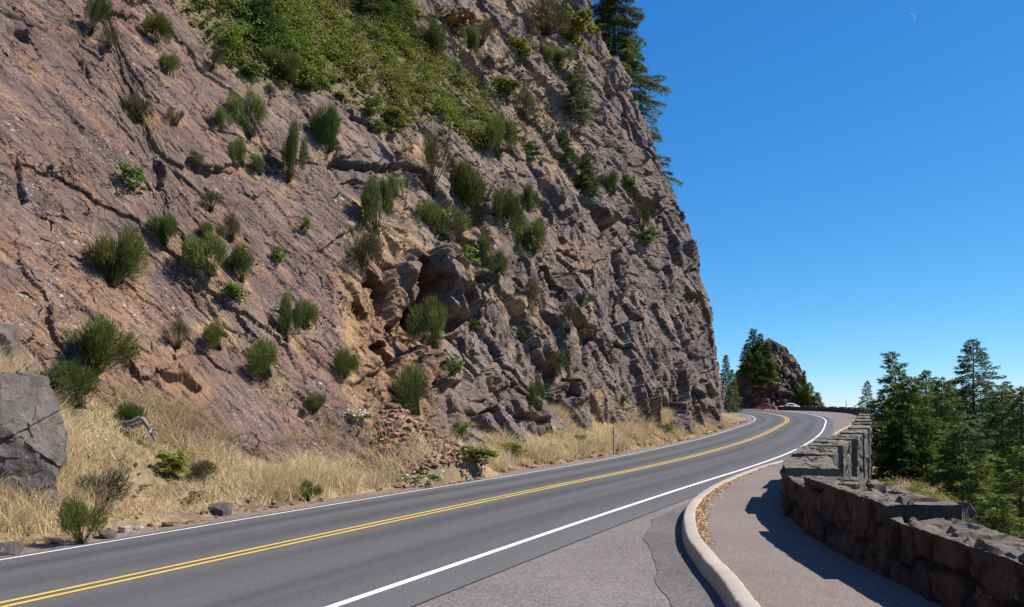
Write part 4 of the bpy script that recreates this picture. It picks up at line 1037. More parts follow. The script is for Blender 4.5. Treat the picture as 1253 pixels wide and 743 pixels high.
# small conifers rooted on the face
for i, (x, yb_, wpx, hpx, lab) in enumerate([(708, 136, 44, 62, 'small dark conifer alone on the bare rock near the top of the cliff nose'), (690, 202, 40, 44, 'small conifer, left of a pair on the meadow ledge'), (716, 228, 34, 46, 'small conifer, right of a pair on the meadow ledge'),
                                             (485, 40, 60, 70, 'dark conifer at the top edge of the shrub cover, right one'), (455, 14, 60, 80, 'dark conifer at the top edge of the shrub cover, left one'), (325, 48, 70, 70, 'dense dark conifer clump in the upper left of the shrub cover')]):
    p = pick(x, yb_)
    if p is not None: conifer(p - np.array([0, 0, .1]), hpx * p[1] / F, wpx * p[1] / F * .55, 500 + i, lab, 'small conifers on the cliff', mat='needle', detail=1.6, lsz=.075, base=.02, power=.6)

# ------------------------------------------------------------------ skyline trees beyond the cliff nose
conifer((11.0, 88, 22.5), 29, 4.5, 600, 'tall ragged conifer on the skyline with branches reaching right past the cliff edge', 'skyline trees behind the cliff', detail=2.6, lsz=.17, ragged=.42, power=.7, cl=18, droop=.30, mat='needle', base=.0)
conifer((14.6, 91, 16.5), 16, 3.3, 601, 'lower ragged conifer peeking out behind the cliff nose under the tall one', 'skyline trees behind the cliff', detail=2.6, lsz=.17, ragged=.45, power=.6, cl=9, droop=.30, mat='needle', base=.0)
conifer((7.0, 90, 29), 26, 6, 602, 'conifer top standing left of the tall skyline tree', 'skyline trees behind the cliff', detail=.8, lsz=.16, mat='needle_blue')
# ------------------------------------------------------------------ trees on the seaward slope
def slope_tree(x, ytop, Y, wpx, seed, label, ybase=None, **kw):
    X = (x - CX) / F * Y; zt = EYE + (YH - ytop) / F * Y
    zg = float(ground_z(np.array([X]), np.array([float(Y)]))[0]) - .2
    h = max(zt - zg, 1.5); cl = kw.pop('clpx', wpx * 1.25) / F * Y; kw['cl'] = min(cl, h); kw['base'] = max(.02, 1 - cl * kw.pop('low', 1.9) / h)
    return conifer((X, Y, zg), h, wpx / F * Y / 2, seed, label, 'conifers on the seaward slope', **kw)
slope_tree(1104, 430, 44, 74, 610, 'wind bent conifer leaning left over the end of the stone wall', mat='needle_sun', detail=1.5, lsz=.11, wind=.25, wdir=(-.9, .2), lean=(-.085, 0), clpx=120, low=1.15, power=.6, ragged=.45, droop=.1)
slope_tree(1116, 462, 41, 84, 611, 'bushy yellow green conifer right beside the wind bent one', low=1.05, mat='needle_sun', detail=1.7, lsz=.11, power=.5, ragged=.4, droop=.1)
slope_tree(1133, 453, 58, 92, 612, 'mid sized dark conifer between the wind bent tree and the tallest one', mat='needle', detail=1.5, lsz=.13, power=.6, ragged=.4)
slope_tree(1152, 462, 52, 90, 613, 'dark bushy conifer left of the tallest tree', mat='needle', detail=1.5, lsz=.12, power=.55, ragged=.45)
slope_tree(1191, 415, 60, 165, 614, 'tallest conical conifer on the seaward slope', mat='needle_blue', detail=1.5, lsz=.14, clpx=150, power=.85, ragged=.3, droop=.2)
slope_tree(1226, 478, 48, 90, 615, 'dark conifer on the right of the tallest tree', mat='needle', detail=1.5, lsz=.12, power=.6, ragged=.4)
slope_tree(1250, 472, 42, 96, 616, 'conifer cut off by the right edge of the photo', mat='needle', detail=1.6, lsz=.11, power=.6, ragged=.4)
slope_tree(1250, 548, 27, 120, 617, 'nearest bright conifer at the lower right behind the wall', mat='needle_sun', detail=1.3, lsz=.095, power=.45, ragged=.4, droop=.15)
slope_tree(1178, 520, 36, 96, 618, 'round topped conifer in front of the tallest tree', mat='needle', detail=1.7, lsz=.10, power=.45, ragged=.4)
slope_tree(1283, 500, 34, 130, 619, 'yellow green conifer whose boughs poke in at the right edge of the photo', mat='needle_sun', detail=1.6, lsz=.10, power=.55)
slope_tree(1200, 566, 31, 60, 620, 'low spreading conifer on the rocky slope behind the wall', mat='needle_sun', detail=1.2, lsz=.095, power=.4, ragged=.45, droop=.12)
slope_tree(1228, 604, 22, 90, 621, 'low green conifer closest behind the right part of the wall', mat='needle_sun', detail=1.4, lsz=.07, power=.4, ragged=.45, droop=.12)
slope_tree(1061, 466, 92, 24, 622, 'small slim conifer behind the end of the far wall', mat='needle_blue', detail=.9, lsz=.15)
slope_tree(1098, 512, 40, 46, 623, 'dark low conifer right behind the row of raised wall blocks', mat='needle', detail=1.7, lsz=.10, power=.4, ragged=.4)
slope_tree(1134, 552, 40, 40, 624, 'little olive conifer above the tan rocky bank behind the wall', mat='needle_sun', detail=1.2, lsz=.095, power=.4, ragged=.4)
for i, (x, yt, Y, wp) in enumerate([(1098, 470, 78, 40), (1120, 474, 84, 44), (1143, 476, 80, 46), (1166, 470, 88, 44), (1183, 472, 76, 46), (1210, 470, 82, 46), (1232, 466, 74, 46), (1254, 476, 70, 50), (1275, 462, 66, 56), (1300, 470, 56, 70)]):
    X = (x - CX) / F * Y; zt = EYE + (YH - yt) / F * Y; h = 13.0
    conifer((X, Y, zt - h), h, wp / F * Y / 2, 640 + i, 'dark conifer in the back row on the seaward slope', 'back row of conifers on the seaward slope', mat='needle', cl=5.0, power=.6, ragged=.4, lsz=.17, detail=1.3, base=.1)
slope_tree(1079, 480, 60, 34, 625, 'small dark conifer between the slim one and the wind bent one', mat='needle', detail=1.3, lsz=.13, power=.6)
# undergrowth on the slope
r_ = np.random.default_rng(701)
n = 2600; uy = 6 + 70 * r_.random(n) ** 1.4; lat = .6 + 13 * r_.random(n) ** 1.5; ux = edge_x(uy) + lat / .9
den = fbm3(ux * .35, uy * .35, ux * 0, 3, 702) + .04 * lat
pxu = CX + ux / uy * F
keep = (den > -.02) & ~((uy > 19) & (uy < 42) & (lat < 3.2) & (pxu < 1115) & (r_.random(n) < .75))
ux, uy = ux[keep], uy[keep]; uz = ground_z(ux, uy)
V, Q, T = leaf_cloud(np.stack([ux, uy, uz + .1], 1), .2 + .45 * r_.random(len(ux)), 34, .06, .8, 703)
o = link('slope_undergrowth', make_mesh('slope_undergrowth', V, Q, M['salal'], True, {'tone': T})); tag(o, kind='stuff')
n = 900; uy = 14 + 30 * r_.random(n); lat = .5 + 5 * r_.random(n); ux = edge_x(uy) + lat / .9
P_ = np.stack([ux, uy, ground_z(ux, uy)], 1)
V, Q, T, _ = tufts(P_, np.tile([0, 0, 1.], (n, 1)), 14, .15, .45, .009, r_, .15)
o = link('slope_dry_grass', make_mesh('slope_dry_grass', V, Q, M['dry'], True, {'tone': T})); tag(o, kind='stuff')
def stone(p, s, seed, mat, label, name='boulder', group=None, planes=14, rough_=.06, res=26, rz=0):
    V, Q = rock_geom(seed, planes, res, rough_); o = link(name, make_mesh(name, V * s, Q, M[mat], True)); o.location = p; o.rotation_euler = (0, 0, rz)
    o.data.set_sharp_from_angle(angle=R(28)); return tag(o, label, 'rock', group)
for i, (x, y, Y, s, lab) in enumerate([(1082, 583, 27, .75, 'pale brown rock on the bank right against the wall'), (1096, 598, 27, .5, 'grey rock on the bank behind the wall, below the brown one'),
                                       (1125, 612, 25, .8, 'grey rock ledge behind the wall near the low conifer'), (1168, 594, 28, .6, 'pale slanting rock on the slope left of the low green conifer')]):
    X = (x - CX) / F * Y; z = EYE + (YH - y) / F * Y
    g = float(ground_z(np.array([X]), np.array([float(Y)]))[0])
    stone((X, Y, g + s * .3), np.array([s, s * .8, s * .8]), 800 + i, 'boulder', lab, 'boulder', 'rocks on the seaward bank', rz=i)

# ------------------------------------------------------------------ boulder, dead branch, loose stones on the verge
p = ground_pick(30, 612)
V, Q = rock_geom(811, 8, 110, .03)
V = V * [.86, .75, 1.22]; V = V + vecnoise(V, 1.6, 820) * .06 + vecnoise(V, 6, 822) * .025
wb_ = fbm3(V[:, 0] * 2, V[:, 1] * 2, V[:, 2] * 2, 3, 823) * .25
f1, f2, ix_, iy_, *_r = worley2(V[:, 0] * .75 + V[:, 1] * .4 + wb_, V[:, 2] * 1.7 - .25 * V[:, 0] + wb_, 821); V = V * (1 + .17 * (rnd(ix_, iy_, 1, 3) - .5))[:, None]
f1, f2, ix_, iy_, ox_, oy_ = worley2(V[:, 0] * 1.9 + V[:, 1] * .9 + wb_, V[:, 2] * 3.2 - .5 * V[:, 0] + wb_, 824); V = V * (1 + .055 * (rnd(ix_, iy_, 1, 4) - .5) + .05 * (rnd(ix_, iy_, 2, 4) - .5) * ox_ + .06 * (rnd(ix_, iy_, 3, 4) - .5) * oy_)[:, None]
o = link('boulder', make_mesh('boulder', V, Q, M['boulder'], True)); o.location = (p[0] - .42, p[1] + .4, p[2] + 1.0); o.rotation_euler = (0, R(8), R(25)); o.data.set_sharp_from_angle(angle=R(30))
tag(o, 'large grey cracked boulder standing in straw grass at the left edge', 'rock')
p2 = pick(4, 420)
if p2 is not None:
    stone(p2, np.array([.35, .35, .45]), 812, 'boulder', 'grey rock knob cut off by the left edge above the large boulder', 'boulder')
def tube(pts, rad, n=8):
    P = catmull(np.array(pts, float), np.linalg.norm(np.diff(np.array(pts, float), axis=0), axis=1).sum() / (len(pts) * 5)); r_t = np.interp(np.linspace(0, 1, len(P)), np.linspace(0, 1, len(rad)), rad)
    T_ = unit(np.gradient(P, axis=0)); a_ = unit(np.cross(T_, [.2, .1, 1.0])); b_ = np.cross(T_, a_); th = np.linspace(0, 6.283, n, endpoint=False)
    V = P[:, None, :] + (a_[:, None, :] * np.cos(th)[None, :, None] + b_[:, None, :] * np.sin(th)[None, :, None]) * r_t[:, None, None]
    V = V.reshape(-1, 3); V = V + vecnoise(V, 7, 3) * np.repeat(r_t, n)[:, None] * .6
    Q = [(i*n + j, i*n + (j+1) % n, (i+1)*n + (j+1) % n, (i+1)*n + j) for i in range(len(P) - 1) for j in range(n)]
    return V, np.array(Q)
def multi_tube(name, tubes, mat, parent=None):
    Vs, Qs, o_ = [], [], 0
    for pts, rad in tubes:
        V, Q = tube(pts, rad); Vs.append(V); Qs.append(Q + o_); o_ += len(V)
    return link(name, make_mesh(name, np.concatenate(Vs), np.concatenate(Qs), mat), parent)
p = ground_pick(172, 540)
k_ = p[1] / F
def br(*a): return [(x * k_, d_, z * k_ + .05) for x, d_, z in a]
tb = [(br((-36, .1, 14), (-22, 0, 19), (-8, -.1, 20), (2, -.1, 25), (12, 0, 9), (18, .05, -6)), [.018, .035, .05, .06, .04, .02]), (br((2, -.1, 25), (7, -.1, 32), (6, 0, 40)), [.035, .02, .006])]
rt = random.Random(4)
for q_ in range(26):
    x0 = rt.uniform(-32, 14); z0 = 18 + x0 * .15 if x0 < 2 else 26 - 1.5 * (x0 - 2)
    l_ = rt.uniform(6, 18); a_ = rt.uniform(-2.6, .4)
    tb.append((br((x0, 0, z0), (x0 + l_ * .5 * math.cos(a_), rt.uniform(-.2, .1), z0 + l_ * .5 * math.sin(a_) + 2), (x0 + l_ * math.cos(a_) + rt.uniform(-3, 3), rt.uniform(-.25, .15), z0 + l_ * math.sin(a_))), [.022, .013, .004]))
o = multi_tube('dead_branch', tb, M['deadwood'])
o.location = p; tag(o, 'bleached twisted dead branch lying on the straw bank', 'branch')
for i, (x, y, s, mt, lab) in enumerate([(154, 652, .13, 'pale', 'pale stone at the road edge left of the reddish ones'), (170, 649, .09, 'pale', 'small whitish stone at the road edge'), (272, 628, .22, 'boulder', 'dark grey stone in the verge under the straw bank'),
                                        (205, 645, .10, 'scree', 'reddish stone by the white line beside the pale stones'), (132, 658, .17, 'boulder', 'flat grey brown stone at the road edge'), (5, 678, .20, 'boulder', 'grey stone at the left end of the road edge'),
                                        (737, 559, .16, 'scree', 'brown stone beside the marker post'), (470, 560, .28, 'scree', 'largest dark red block at the foot of the rubble heap')]):
    p = ground_pick(x, y); stone(p + np.array([0, 0, s * .25]), np.array([1.2, .9, .7]) * s, 840 + i, mt, lab, 'stone', 'loose stones along the verge', res=12, rz=i * 1.3)
# thin upright dead twigs
p = ground_pick(307, 590)
o = multi_tube('dead_twig', [([(0, 0, 0), (.02, 0, .3), (-.01, 0, .55)], [.014, .010, .004]), ([(.01, 0, .25), (.08, 0, .4)], [.008, .003])], M['deadwood']); o.location = p; tag(o, 'thin bleached twig standing at the foot of the purple slab', 'twig')
p = ground_pick(826, 527)
o = multi_tube('leaning_log', [([(0, 0, 0), (-.22, .15, .6), (-.42, .3, 1.35)], [.05, .045, .03])], M['deadwood']); o.location = p; tag(o, 'bleached log leaning against the cliff foot near its right end', 'log')

# ------------------------------------------------------------------ boxes with bevels
def box_geom(x0, x1, y0, y1, z0, z1, bev=.005):
    import bmesh
    bm = bmesh.new(); bmesh.ops.create_cube(bm, size=1)
    for v in bm.verts: v.co = ((x0 + x1) / 2 + v.co.x * (x1 - x0), (y0 + y1) / 2 + v.co.y * (y1 - y0), (z0 + z1) / 2 + v.co.z * (z1 - z0))
    bmesh.ops.bevel(bm, geom=list(bm.edges), offset=bev, segments=2, affect='EDGES')
    return bm
def box(name, parent, mat, *a, bev=.005):
    bm = box_geom(*a, bev=bev); me = bpy.data.meshes.new(name); bm.to_mesh(me); bm.free(); me.materials.append(mat); return link(name, me, parent)
p = ground_pick(751, 556)
t = empty('marker_post', p, R(-20)); tag(t, 'slim weathered roadside marker post standing in the straw grass', 'post')
M['postwood'] = plain('grey_post', (.30, .29, .27), .8, .2, var=.3, scale=12); M['metal'] = plain('dull_metal', (.25, .25, .25), .5, .5, .6); M['reflect'] = plain('white_reflector', (.7, .7, .68), .3, .5)
box('post', t, M['postwood'], -.035, .035, -.03, .03, -.2, 1.22); box('reflector', t, M['reflect'], -.10, -.042, -.012, .012, .94, 1.10); box('cap', t, M['metal'], -.055, .055, -.045, .045, 1.223, 1.255)

# ------------------------------------------------------------------ rock knob at the end of the road with its trees
nth, nh = 240, 130
th = np.linspace(0, 2 * np.pi, nth, endpoint=False); hh = np.linspace(-.06, 1, nh)
HH, TH = np.meshgrid(hh, th, indexing='ij')
def knob_r(h, th_):
    right = np.interp(h, [-.06, 0, .2, .42, .6, .78, .9, 1], [10.6, 10.4, 9.3, 8.2, 6.9, 4.6, 2.4, 0])
    left = np.interp(h, [-.06, 0, .2, .42, .6, .78, .9, 1], [9.4, 9.3, 9.0, 8.2, 6.6, 4.4, 2.4, 0])
    front = np.interp(h, [-.06, 0, .2, .42, .6, .78, .9, 1], [10, 9.6, 8.9, 7.8, 6.2, 4.2, 2.2, 0])
    c_, s_ = np.cos(th_), np.sin(th_); return np.where(c_ > 0, right, left) * c_ * c_ + front * s_ * s_
KR = knob_r(HH, TH); KC = np.array([67.6, 215.0, .9]); KHt = 19.0
KV = np.stack([KR * np.cos(TH), KR * np.sin(TH), HH * KHt], -1)
f1, f2, ix, iy, ox, oy = worley2(TH * 3.8 + .4 * fbm3(KV[..., 0] * .3, KV[..., 1] * .3, KV[..., 2] * .3, 3, 1), HH * 8 + .4 * TH, 900)
f1b, f2b, ixb, iyb, oxb, oyb = worley2(TH * 10 + .3 * HH, HH * 22, 901)
kd = 2.2 * (rnd(ix, iy, 1, 9) - .5) - .9 * sstep(.1, 0, f2 - f1) + .9 * (rnd(ixb, iyb, 1, 9) - .5) - .25 * sstep(.12, 0, f2b - f1b) + .8 * fbm3(KV[..., 0] * .35, KV[..., 1] * .35, KV[..., 2] * .35, 4, 902)
kd *= np.clip((1 - HH) * 6, 0, 1) * np.clip(KR / 3, 0, 1)
KV[..., 0] += np.cos(TH) * kd; KV[..., 1] += np.sin(TH) * kd
KV = np.concatenate([KV, KV[:, :1]], 1)
o = link('rock_knob', make_mesh('rock_knob', KV.reshape(-1, 3), grid_faces(nh, nth + 1), M['knob'])); o.location = KC
o.data.set_sharp_from_angle(angle=R(40)); tag(o, 'pointed brown rock knob rising behind the parked cars at the end of the road', 'rock')
def knob_tree(x, ytop, Y, wpx, hpx, seed, lab, mat='needle', group='conifers around the rock knob', **kw):
    X = (x - CX) / F * Y; zt = EYE + (YH - ytop) / F * Y; h = hpx * Y / F
    return conifer((X, Y, zt - h), h, wpx * Y / F / 2, seed, lab, group, mat=mat, lsz=kw.pop('lsz', .30), detail=kw.pop('detail', 1.0), **kw)
knob_tree(921, 402, 212, 24, 50, 910, 'tallest conifer on the crown of the rock knob', power=.5, ragged=.4)
knob_tree(930, 408, 210, 20, 40, 911, 'conifer just right of the tallest on the rock knob', power=.5, ragged=.4)
knob_tree(913, 420, 209, 20, 40, 912, 'conifer on the left shoulder of the rock knob', power=.5, ragged=.4)
knob_tree(938, 418, 206, 20, 34, 913, 'conifer hanging down the front of the rock knob', mat='needle', power=.5, ragged=.4)
knob_tree(928, 430, 204, 26, 42, 914, 'broad conifer on the middle of the rock knob front', mat='needle', power=.45, ragged=.4)
knob_tree(943, 440, 204, 18, 26, 915, 'lowest conifer on the front of the rock knob', mat='needle_sun', power=.45, ragged=.4)
knob_tree(888, 434, 150, 24, 68, 916, 'dark conifer standing between the cliff end and the rock knob', mat='needle_blue', lsz=.22, power=.6)
knob_tree(896, 452, 165, 22, 54, 917, 'shorter dark conifer beside the cliff end', mat='needle_blue', lsz=.22, power=.6)
knob_tree(984, 453, 205, 16, 50, 918, 'thin pale conifer at the right foot of the rock knob', mat='needle_sun', ragged=.5)
knob_tree(976, 470, 203, 20, 34, 919, 'low conifer against the right side of the rock knob', mat='needle', power=.5)
knob_tree(990, 468, 202, 24, 36, 920, 'bushy conifer right of the thin pale one', mat='needle_sun', power=.5)
knob_tree(1000, 480, 200, 18, 24, 921, 'small conifer at the right end of the trees by the rock knob', mat='needle_sun', power=.5)
p_ = (55.2, 138, climb(138) - 1)
o = multi_tube('bare_pole', [([(1.2, 0, 0), (1.2, 0, 1.9), (1.2, 0, 3.4)], [.06, .05, .03]), ([(1.2, 0, 2.1), (1.55, 0, 2.25)], [.03, .02])], M['bark']); o.location = p_; tag(o, 'thin bare pole sticking up behind the far stone wall', 'pole')

# ------------------------------------------------------------------ cars
def paint(name, c):
    m, nt, b = new_mat(name, .28, .5); b.inputs['Coat Weight'].default_value = .6
    n_ = noise(nt, obj_co(nt), 3, 3); L(nt, mix(nt, n_, tuple(x * .92 for x in c), c), b.inputs['Base Color']); return m
M['white_paint'] = paint('white_car_paint', (.80, .80, .80)); M['red_paint'] = paint('red_car_paint', (.33, .018, .035))
M['glass'] = plain('dark_glass', (.02, .025, .03), .08, .6); M['tyre'] = plain('tyre_rubber', (.02, .02, .02), .85); M['rim'] = plain('alloy_rim', (.55, .55, .56), .35, .5, .3); M['lamp'] = plain('lamp_glass', (.75, .75, .72), .15, .6); M['redlamp'] = plain('red_lamp', (.4, .02, .02), .2, .6); M['plastic'] = plain('black_plastic', (.03, .03, .03), .6)
def car(loc, rz, pm, label, roof, length=4.4):
    t = empty('parked_car', loc, rz); tag(t, label, 'car', 'cars parked at the bend')
    s = length / 4.4; k = np.linspace(-2.2, 2.2, 45)
    hood = np.interp(k, [-2.2, -2.1, -1.1, -.9, .6, 1.5, 2.1, 2.2], [.72, .86, .94, .95, .90, .82, .70, .55])     # rear is -x
    top = np.interp(k, *roof); top = np.maximum(top, hood)
    hw = np.interp(k, [-2.2, -2.0, -1.2, 1.2, 1.9, 2.2], [.72, .82, .88, .88, .80, .66]); low = np.interp(k, [-2.2, -2.0, 2.0, 2.2], [.42, .25, .22, .36])
    rows = []
    arch = np.maximum(np.maximum(0, .37 - abs(k + 1.32)), np.maximum(0, .37 - abs(k - 1.32)))
    low2 = low + np.sqrt(np.maximum(0, .37 ** 2 - np.minimum(abs(k + 1.32), abs(k - 1.32)) ** 2)) * 1.0 * (arch > 0)
    for i in range(45):
        cab = (top[i] - hood[i]); w2 = hw[i] - .16 * min(1, cab / .45) - .04
        half = [(0, low[i]), (hw[i] * .8, low[i]), (hw[i] * .97, max(low[i] + .02, low2[i])), (hw[i], max(.55, low2[i] + .03)), (hw[i] * .985, hood[i] - .04), (hw[i] * .95, hood[i]), (w2 + .02, hood[i] + cab * .85), (w2 * .85, top[i] - .01), (0, top[i] + .012)]
        rows.append([(k[i] * s, y, z) for y, z in half] + [(k[i] * s, -y, z) for y, z in half[-2:0:-1]])
    V = np.array(rows); nr, nc = V.shape[:2]; V = np.concatenate([V, V[:, :1]], 1)
    me = make_mesh('body', V.reshape(-1, 3), grid_faces(nr, nc + 1), pm); me.set_sharp_from_angle(angle=R(40)); link('body', me, t)
    box('bumper', t, pm, 2.10 * s, 2.24 * s, -.66, .66, .30, .52, bev=.04); box('bumper', t, pm, -2.24 * s, -2.12 * s, -.70, .70, .32, .56, bev=.04)
    def panel(name, pts, mat):                       # thin pane laid just outside the shell
        P = np.array(pts); n_ = unit(np.cross(P[1] - P[0], P[2] - P[0])); P2 = np.concatenate([P + n_ * .012, P - n_ * .004]); m = len(P)
        q = [np.array([list(range(m))]), np.array([list(range(2 * m - 1, m - 1, -1))]), np.array([(i, i + m, (i + 1) % m + m, (i + 1) % m) for i in range(m)])]
        link(name, make_mesh(name, P2, q, mat, False), t)
    rx0, rx1, rz_ = roof[0], None, None
    def ztop(x): return float(np.interp(x, *roof))
    def zh(x): return float(np.interp(x, k, hood))
    def hwid(x): return float(np.interp(x, k, hw))
    def side(x, f):  # point on the greenhouse side
        cab = ztop(x) - zh(x); w2 = hwid(x) - .16 * min(1, cab / .45) - .04
        return (hwid(x) * .95 + (w2 + .02 - hwid(x) * .95) * f, zh(x) + cab * .85 * f)
    for sgn in (1, -1):
        for xa, xb in ((-1.55, -.62), (-.54, .36), (.44, .82)):
            pts = []
            for x, f in ((xa, .10), (xb, .10), (xb, .9), (xa, .9)):
                y, z = side(x, f if ztop(x) - zh(x) > .2 else .1); pts.append((x * s, sgn * (y + .006), z + .0))
            panel('side_window', pts if sgn < 0 else pts[::-1], M['glass'])
        panel('headlight', [(2.05 * s, sgn * .45, .60), (2.05 * s + .14, sgn * .45, .56), (2.02 * s + .10, sgn * .66, .58), (2.0 * s, sgn * .72, .66)], M['lamp'])
        box('taillight', t, M['redlamp'], -2.235 * s, -2.17 * s, sgn * .62 - .09, sgn * .62 + .09, .62, .80, bev=.02)
        box('door_mirror', t, pm, .62 * s, .80 * s, sgn * .95 - .09, sgn * .95 + .09, .93, 1.07, bev=.03)
        for x in (-1.32, 1.32):
            a_ = np.linspace(0, 6.283, 28, endpoint=False)
            def ring(prof, nm, mt, par):
                V = np.array([[(math.cos(q) * r0, yy_, math.sin(q) * r0) for q in a_] for r0, yy_ in prof]); V = np.concatenate([V, V[:, :1]], 1)
                o = link(nm, make_mesh(nm, V.reshape(-1, 3), grid_faces(len(prof), 29), mt), par); return o
            wl = ring([(.20, .07), (.29, .09), (.325, .06), (.33, 0), (.325, -.07), (.2, -.09)], 'wheel', M['tyre'], t); wl.location = (x * s, sgn * .78, .33)
            rm = ring([(.001, .085), (.06, .088), (.08, .075), (.18, .082), (.205, .092), (.21, .07)] if sgn > 0 else [(.001, -.085), (.06, -.088), (.08, -.075), (.18, -.082), (.205, -.092), (.21, -.07)], 'rim', M['rim'], wl)
    def across(xa, xb, nm):
        pa = [(xa * s, y, z) for y, z in ((-side(xa, .1)[0] * .86, side(xa, .1)[1] + .03), (side(xa, .1)[0] * .86, side(xa, .1)[1] + .03))]
        wb = side(xb, .9)[0] * .86; zb_ = ztop(xb) + .0
        panel(nm, [pa[0], pa[1], (xb * s, wb, zb_), (xb * s, -wb, zb_)], M['glass'])
    across(roof[0][-2] - .02, roof[0][-3] + .05, 'windscreen'); across(roof[0][1] + .06, roof[0][2] - .02, 'rear_window')
    return t
SED = ([-2.2, -1.85, -1.0, -.2, .35, 1.1, 2.2], [.5, .90, 1.36, 1.44, 1.40, .88, .5])
car((59.6, 176.0, climb(176) - .012), R(184), M['white_paint'], 'white hatchback parked behind the low stone wall at the bend', SED)
car((54.4, 174.2, climb(174) - .012), R(-42), M['red_paint'], 'dark red car parked left of the white car below the rock knob', SED, 4.2)

# ------------------------------------------------------------------ the visitor by the cars
M['skin'] = plain('skin', (.50, .30, .22), .6); M['shirt'] = plain('red_cloth', (.48, .10, .075), .8); M['trouser'] = plain('dark_red_cloth', (.10, .025, .03), .85); M['hair'] = plain('brown_hair', (.06, .035, .02), .7)
def skin(name, verts, edges, rad, mat, parent=None, sub=1):
    me = bpy.data.meshes.new(name); me.from_pydata(verts, edges, []); o = link(name, me, parent)
    sl = me.skin_vertices.new() if hasattr(me.skin_vertices, 'new') and not me.skin_vertices else None
    o.modifiers.new('Skin', 'SKIN')
    bpy.context.view_layer.objects.active = o
    lay = me.skin_vertices[0] if me.skin_vertices else None
    for i, r0 in enumerate(rad): lay.data[i].radius = (r0[0], r0[1]) if isinstance(r0, tuple) else (r0, r0)
    lay.data[0].use_root = True
    m = o.modifiers.new('Subdivision', 'SUBSURF'); m.levels = sub; m.render_levels = sub
    me.materials.append(mat); return o
def person(loc, rz):
    t = empty('person', loc, rz); tag(t, 'person in a red top standing between the two parked cars', 'person')
    v = [(0, 0, .95), (0, 0, 1.15), (0, .01, 1.38), (0, 0, 1.50), (0, -.01, 1.60), (0, -.01, 1.74)]; e = [(0, 1), (1, 2), (2, 3), (3, 4), (4, 5)]; r0 = [(.15, .11), (.14, .10), (.16, .11), .055, (.075, .095), (.07, .085)]
    for s in (1, -1):
        b = len(v); v += [(s * .18, 0, 1.40), (s * .23, .02, 1.14), (s * .21, -.10, .92), (s * .205, -.13, .83), (s * .20, -.15, .76)]; e += [(2, b), (b, b+1), (b+1, b+2), (b+2, b+3), (b+3, b+4)]; r0 += [.055, .042, .032, (.03, .04), (.018, .03)]
        b = len(v); v += [(s * .10, 0, .86), (s * .11, -.01, .48), (s * .115, .02, .09), (s * .12, -.12, .04)]; e += [(0, b), (b, b+1), (b+1, b+2), (b+2, b+3)]; r0 += [.085, .058, .042, .04]
    skin('body', v, e, r0, M['skin'], t)
    v = [(0, 0, .96), (0, 0, 1.15), (0, .01, 1.37), (0, 0, 1.47)]; e = [(0, 1), (1, 2), (2, 3)]; r0 = [(.175, .135), (.165, .125), (.18, .13), .075]
    for s in (1, -1):
        b = len(v); v += [(s * .18, 0, 1.40), (s * .215, .012, 1.22)]; e += [(2, b), (b, b+1)]; r0 += [.072, .062]
    skin('top', v, e, r0, M['shirt'], t)
    v = [(0, 0, .98), (0, 0, .90)]; e = [(0, 1)]; r0 = [(.165, .125), (.17, .13)]
    for s in (1, -1):
        b = len(v); v += [(s * .10, 0, .82), (s * .11, -.01, .48), (s * .115, .02, .10)]; e += [(1, b), (b, b+1), (b+1, b+2)]; r0 += [.105, .08, .065]
    skin('trousers', v, e, r0, M['trouser'], t)
    skin('hair', [(0, .03, 1.66), (0, .02, 1.74), (0, .0, 1.79)], [(0, 1), (1, 2)], [(.08, .07), (.085, .085), (.05, .05)], M['hair'], t)
person((57.15, 178.6, climb(178) - .012), R(15))

# ------------------------------------------------------------------ day moon
m, nt, b = new_mat('moon_surface', 1.0, 0); b.inputs['Base Color'].default_value = (.9, .9, .9, 1); tr = nt.nodes.new('ShaderNodeBsdfTransparent'); ms = nt.nodes.new('ShaderNodeMixShader'); ms.inputs[0].default_value = .34
L(nt, tr.outputs[0], ms.inputs[1]); L(nt, b.outputs[0], ms.inputs[2]); L(nt, ms.outputs[0], nt.nodes['Material Output'].inputs['Surface'])
MY = 6000.0; mr = 5.6 / F * MY; n = 25; aa = np.linspace(R(-62), R(112), n)
o_ = np.stack([np.cos(aa) * mr, 0 * aa, np.sin(aa) * mr], 1); th = np.sin((aa - aa[0]) / (aa[-1] - aa[0]) * np.pi) * mr * .36
i_ = o_ - np.stack([np.cos(aa) * th, 0 * aa, np.sin(aa) * th], 1); mid = (o_ + i_) / 2
V = np.stack([o_, mid + [0, -.25 * mr, 0], i_, mid + [0, .25 * mr, 0]], 1); V = np.concatenate([V, V[:, :1]], 1)
o = link('moon', make_mesh('moon', V.reshape(-1, 3), grid_faces(n, 5), m)); o.location = ((1115 - CX) / F * MY, MY, EYE + (YH - 22) / F * MY); tag(o, 'faint pale crescent moon high in the blue sky', 'moon')

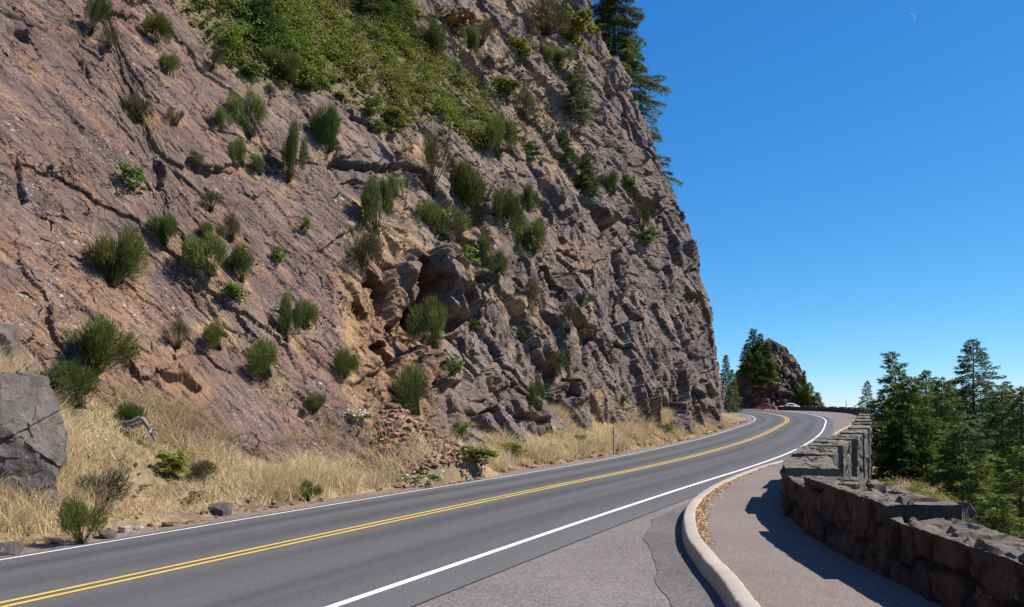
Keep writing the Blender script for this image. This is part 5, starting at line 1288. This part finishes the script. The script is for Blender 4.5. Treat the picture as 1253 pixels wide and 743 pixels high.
# ------------------------------------------------------------------ light, sky, camera
EL = R(49); AZ = (1.0, .06)
sdir = Vector((AZ[0], AZ[1], 0)).normalized() * math.cos(EL) + Vector((0, 0, math.sin(EL)))
sun = bpy.data.lights.new('sun', 'SUN'); sun.energy = 5.0; sun.angle = R(.53); sun.color = (1.0, .94, .86)
so = bpy.data.objects.new('sun', sun); COL.objects.link(so); so.rotation_euler = sdir.to_track_quat('Z', 'Y').to_euler(); so.location = (60, 0, 80)
w = bpy.data.worlds.new('World'); scene.world = w; w.use_nodes = True; nt = w.node_tree
sky = nt.nodes.new('ShaderNodeTexSky'); sky.sky_type = 'NISHITA'; sky.sun_disc = False; sky.sun_elevation = EL; sky.sun_rotation = math.atan2(AZ[0], AZ[1])
sky.altitude = 100; sky.air_density = .6; sky.dust_density = 0; sky.ozone_density = 6.0
# clear polarised air: deepen the red and green response of the sky
SS_ = .15; sp_ = nt.nodes.new('ShaderNodeSeparateColor'); cb_ = nt.nodes.new('ShaderNodeCombineColor'); nt.links.new(sky.outputs[0], sp_.inputs[0])
def mth(op, s0, v):
    n_ = nt.nodes.new('ShaderNodeMath'); n_.operation = op; nt.links.new(s0, n_.inputs[0]); n_.inputs[1].default_value = v; return n_.outputs[0]
for ch, (a_, p_) in enumerate(((.76 / 1.464, 1.36), (.79 / 1.464, .84), (.90 / 1.464, .5))):
    nt.links.new(mth('MULTIPLY', mth('POWER', mth('MULTIPLY', sp_.outputs[ch], SS_), p_), a_ / SS_), cb_.inputs[ch])
nt.links.new(cb_.outputs[0], nt.nodes['Background'].inputs['Color']); nt.nodes['Background'].inputs['Strength'].default_value = SS_
cam = bpy.data.cameras.new('camera'); cam.sensor_width = 36; cam.lens = 36 * F / 1253; cam.shift_y = (YH - 371.5) / 1253; cam.clip_end = 40000; cam.clip_start = .05
co = bpy.data.objects.new('camera', cam); COL.objects.link(co); co.location = (0, 0, EYE); co.rotation_euler = (R(90), 0, 0); scene.camera = co
scene.view_settings.view_transform = 'Standard'; scene.view_settings.look = 'None'; scene.view_settings.exposure = .68; scene.view_settings.gamma = 1; scene.view_settings.use_curve_mapping = False
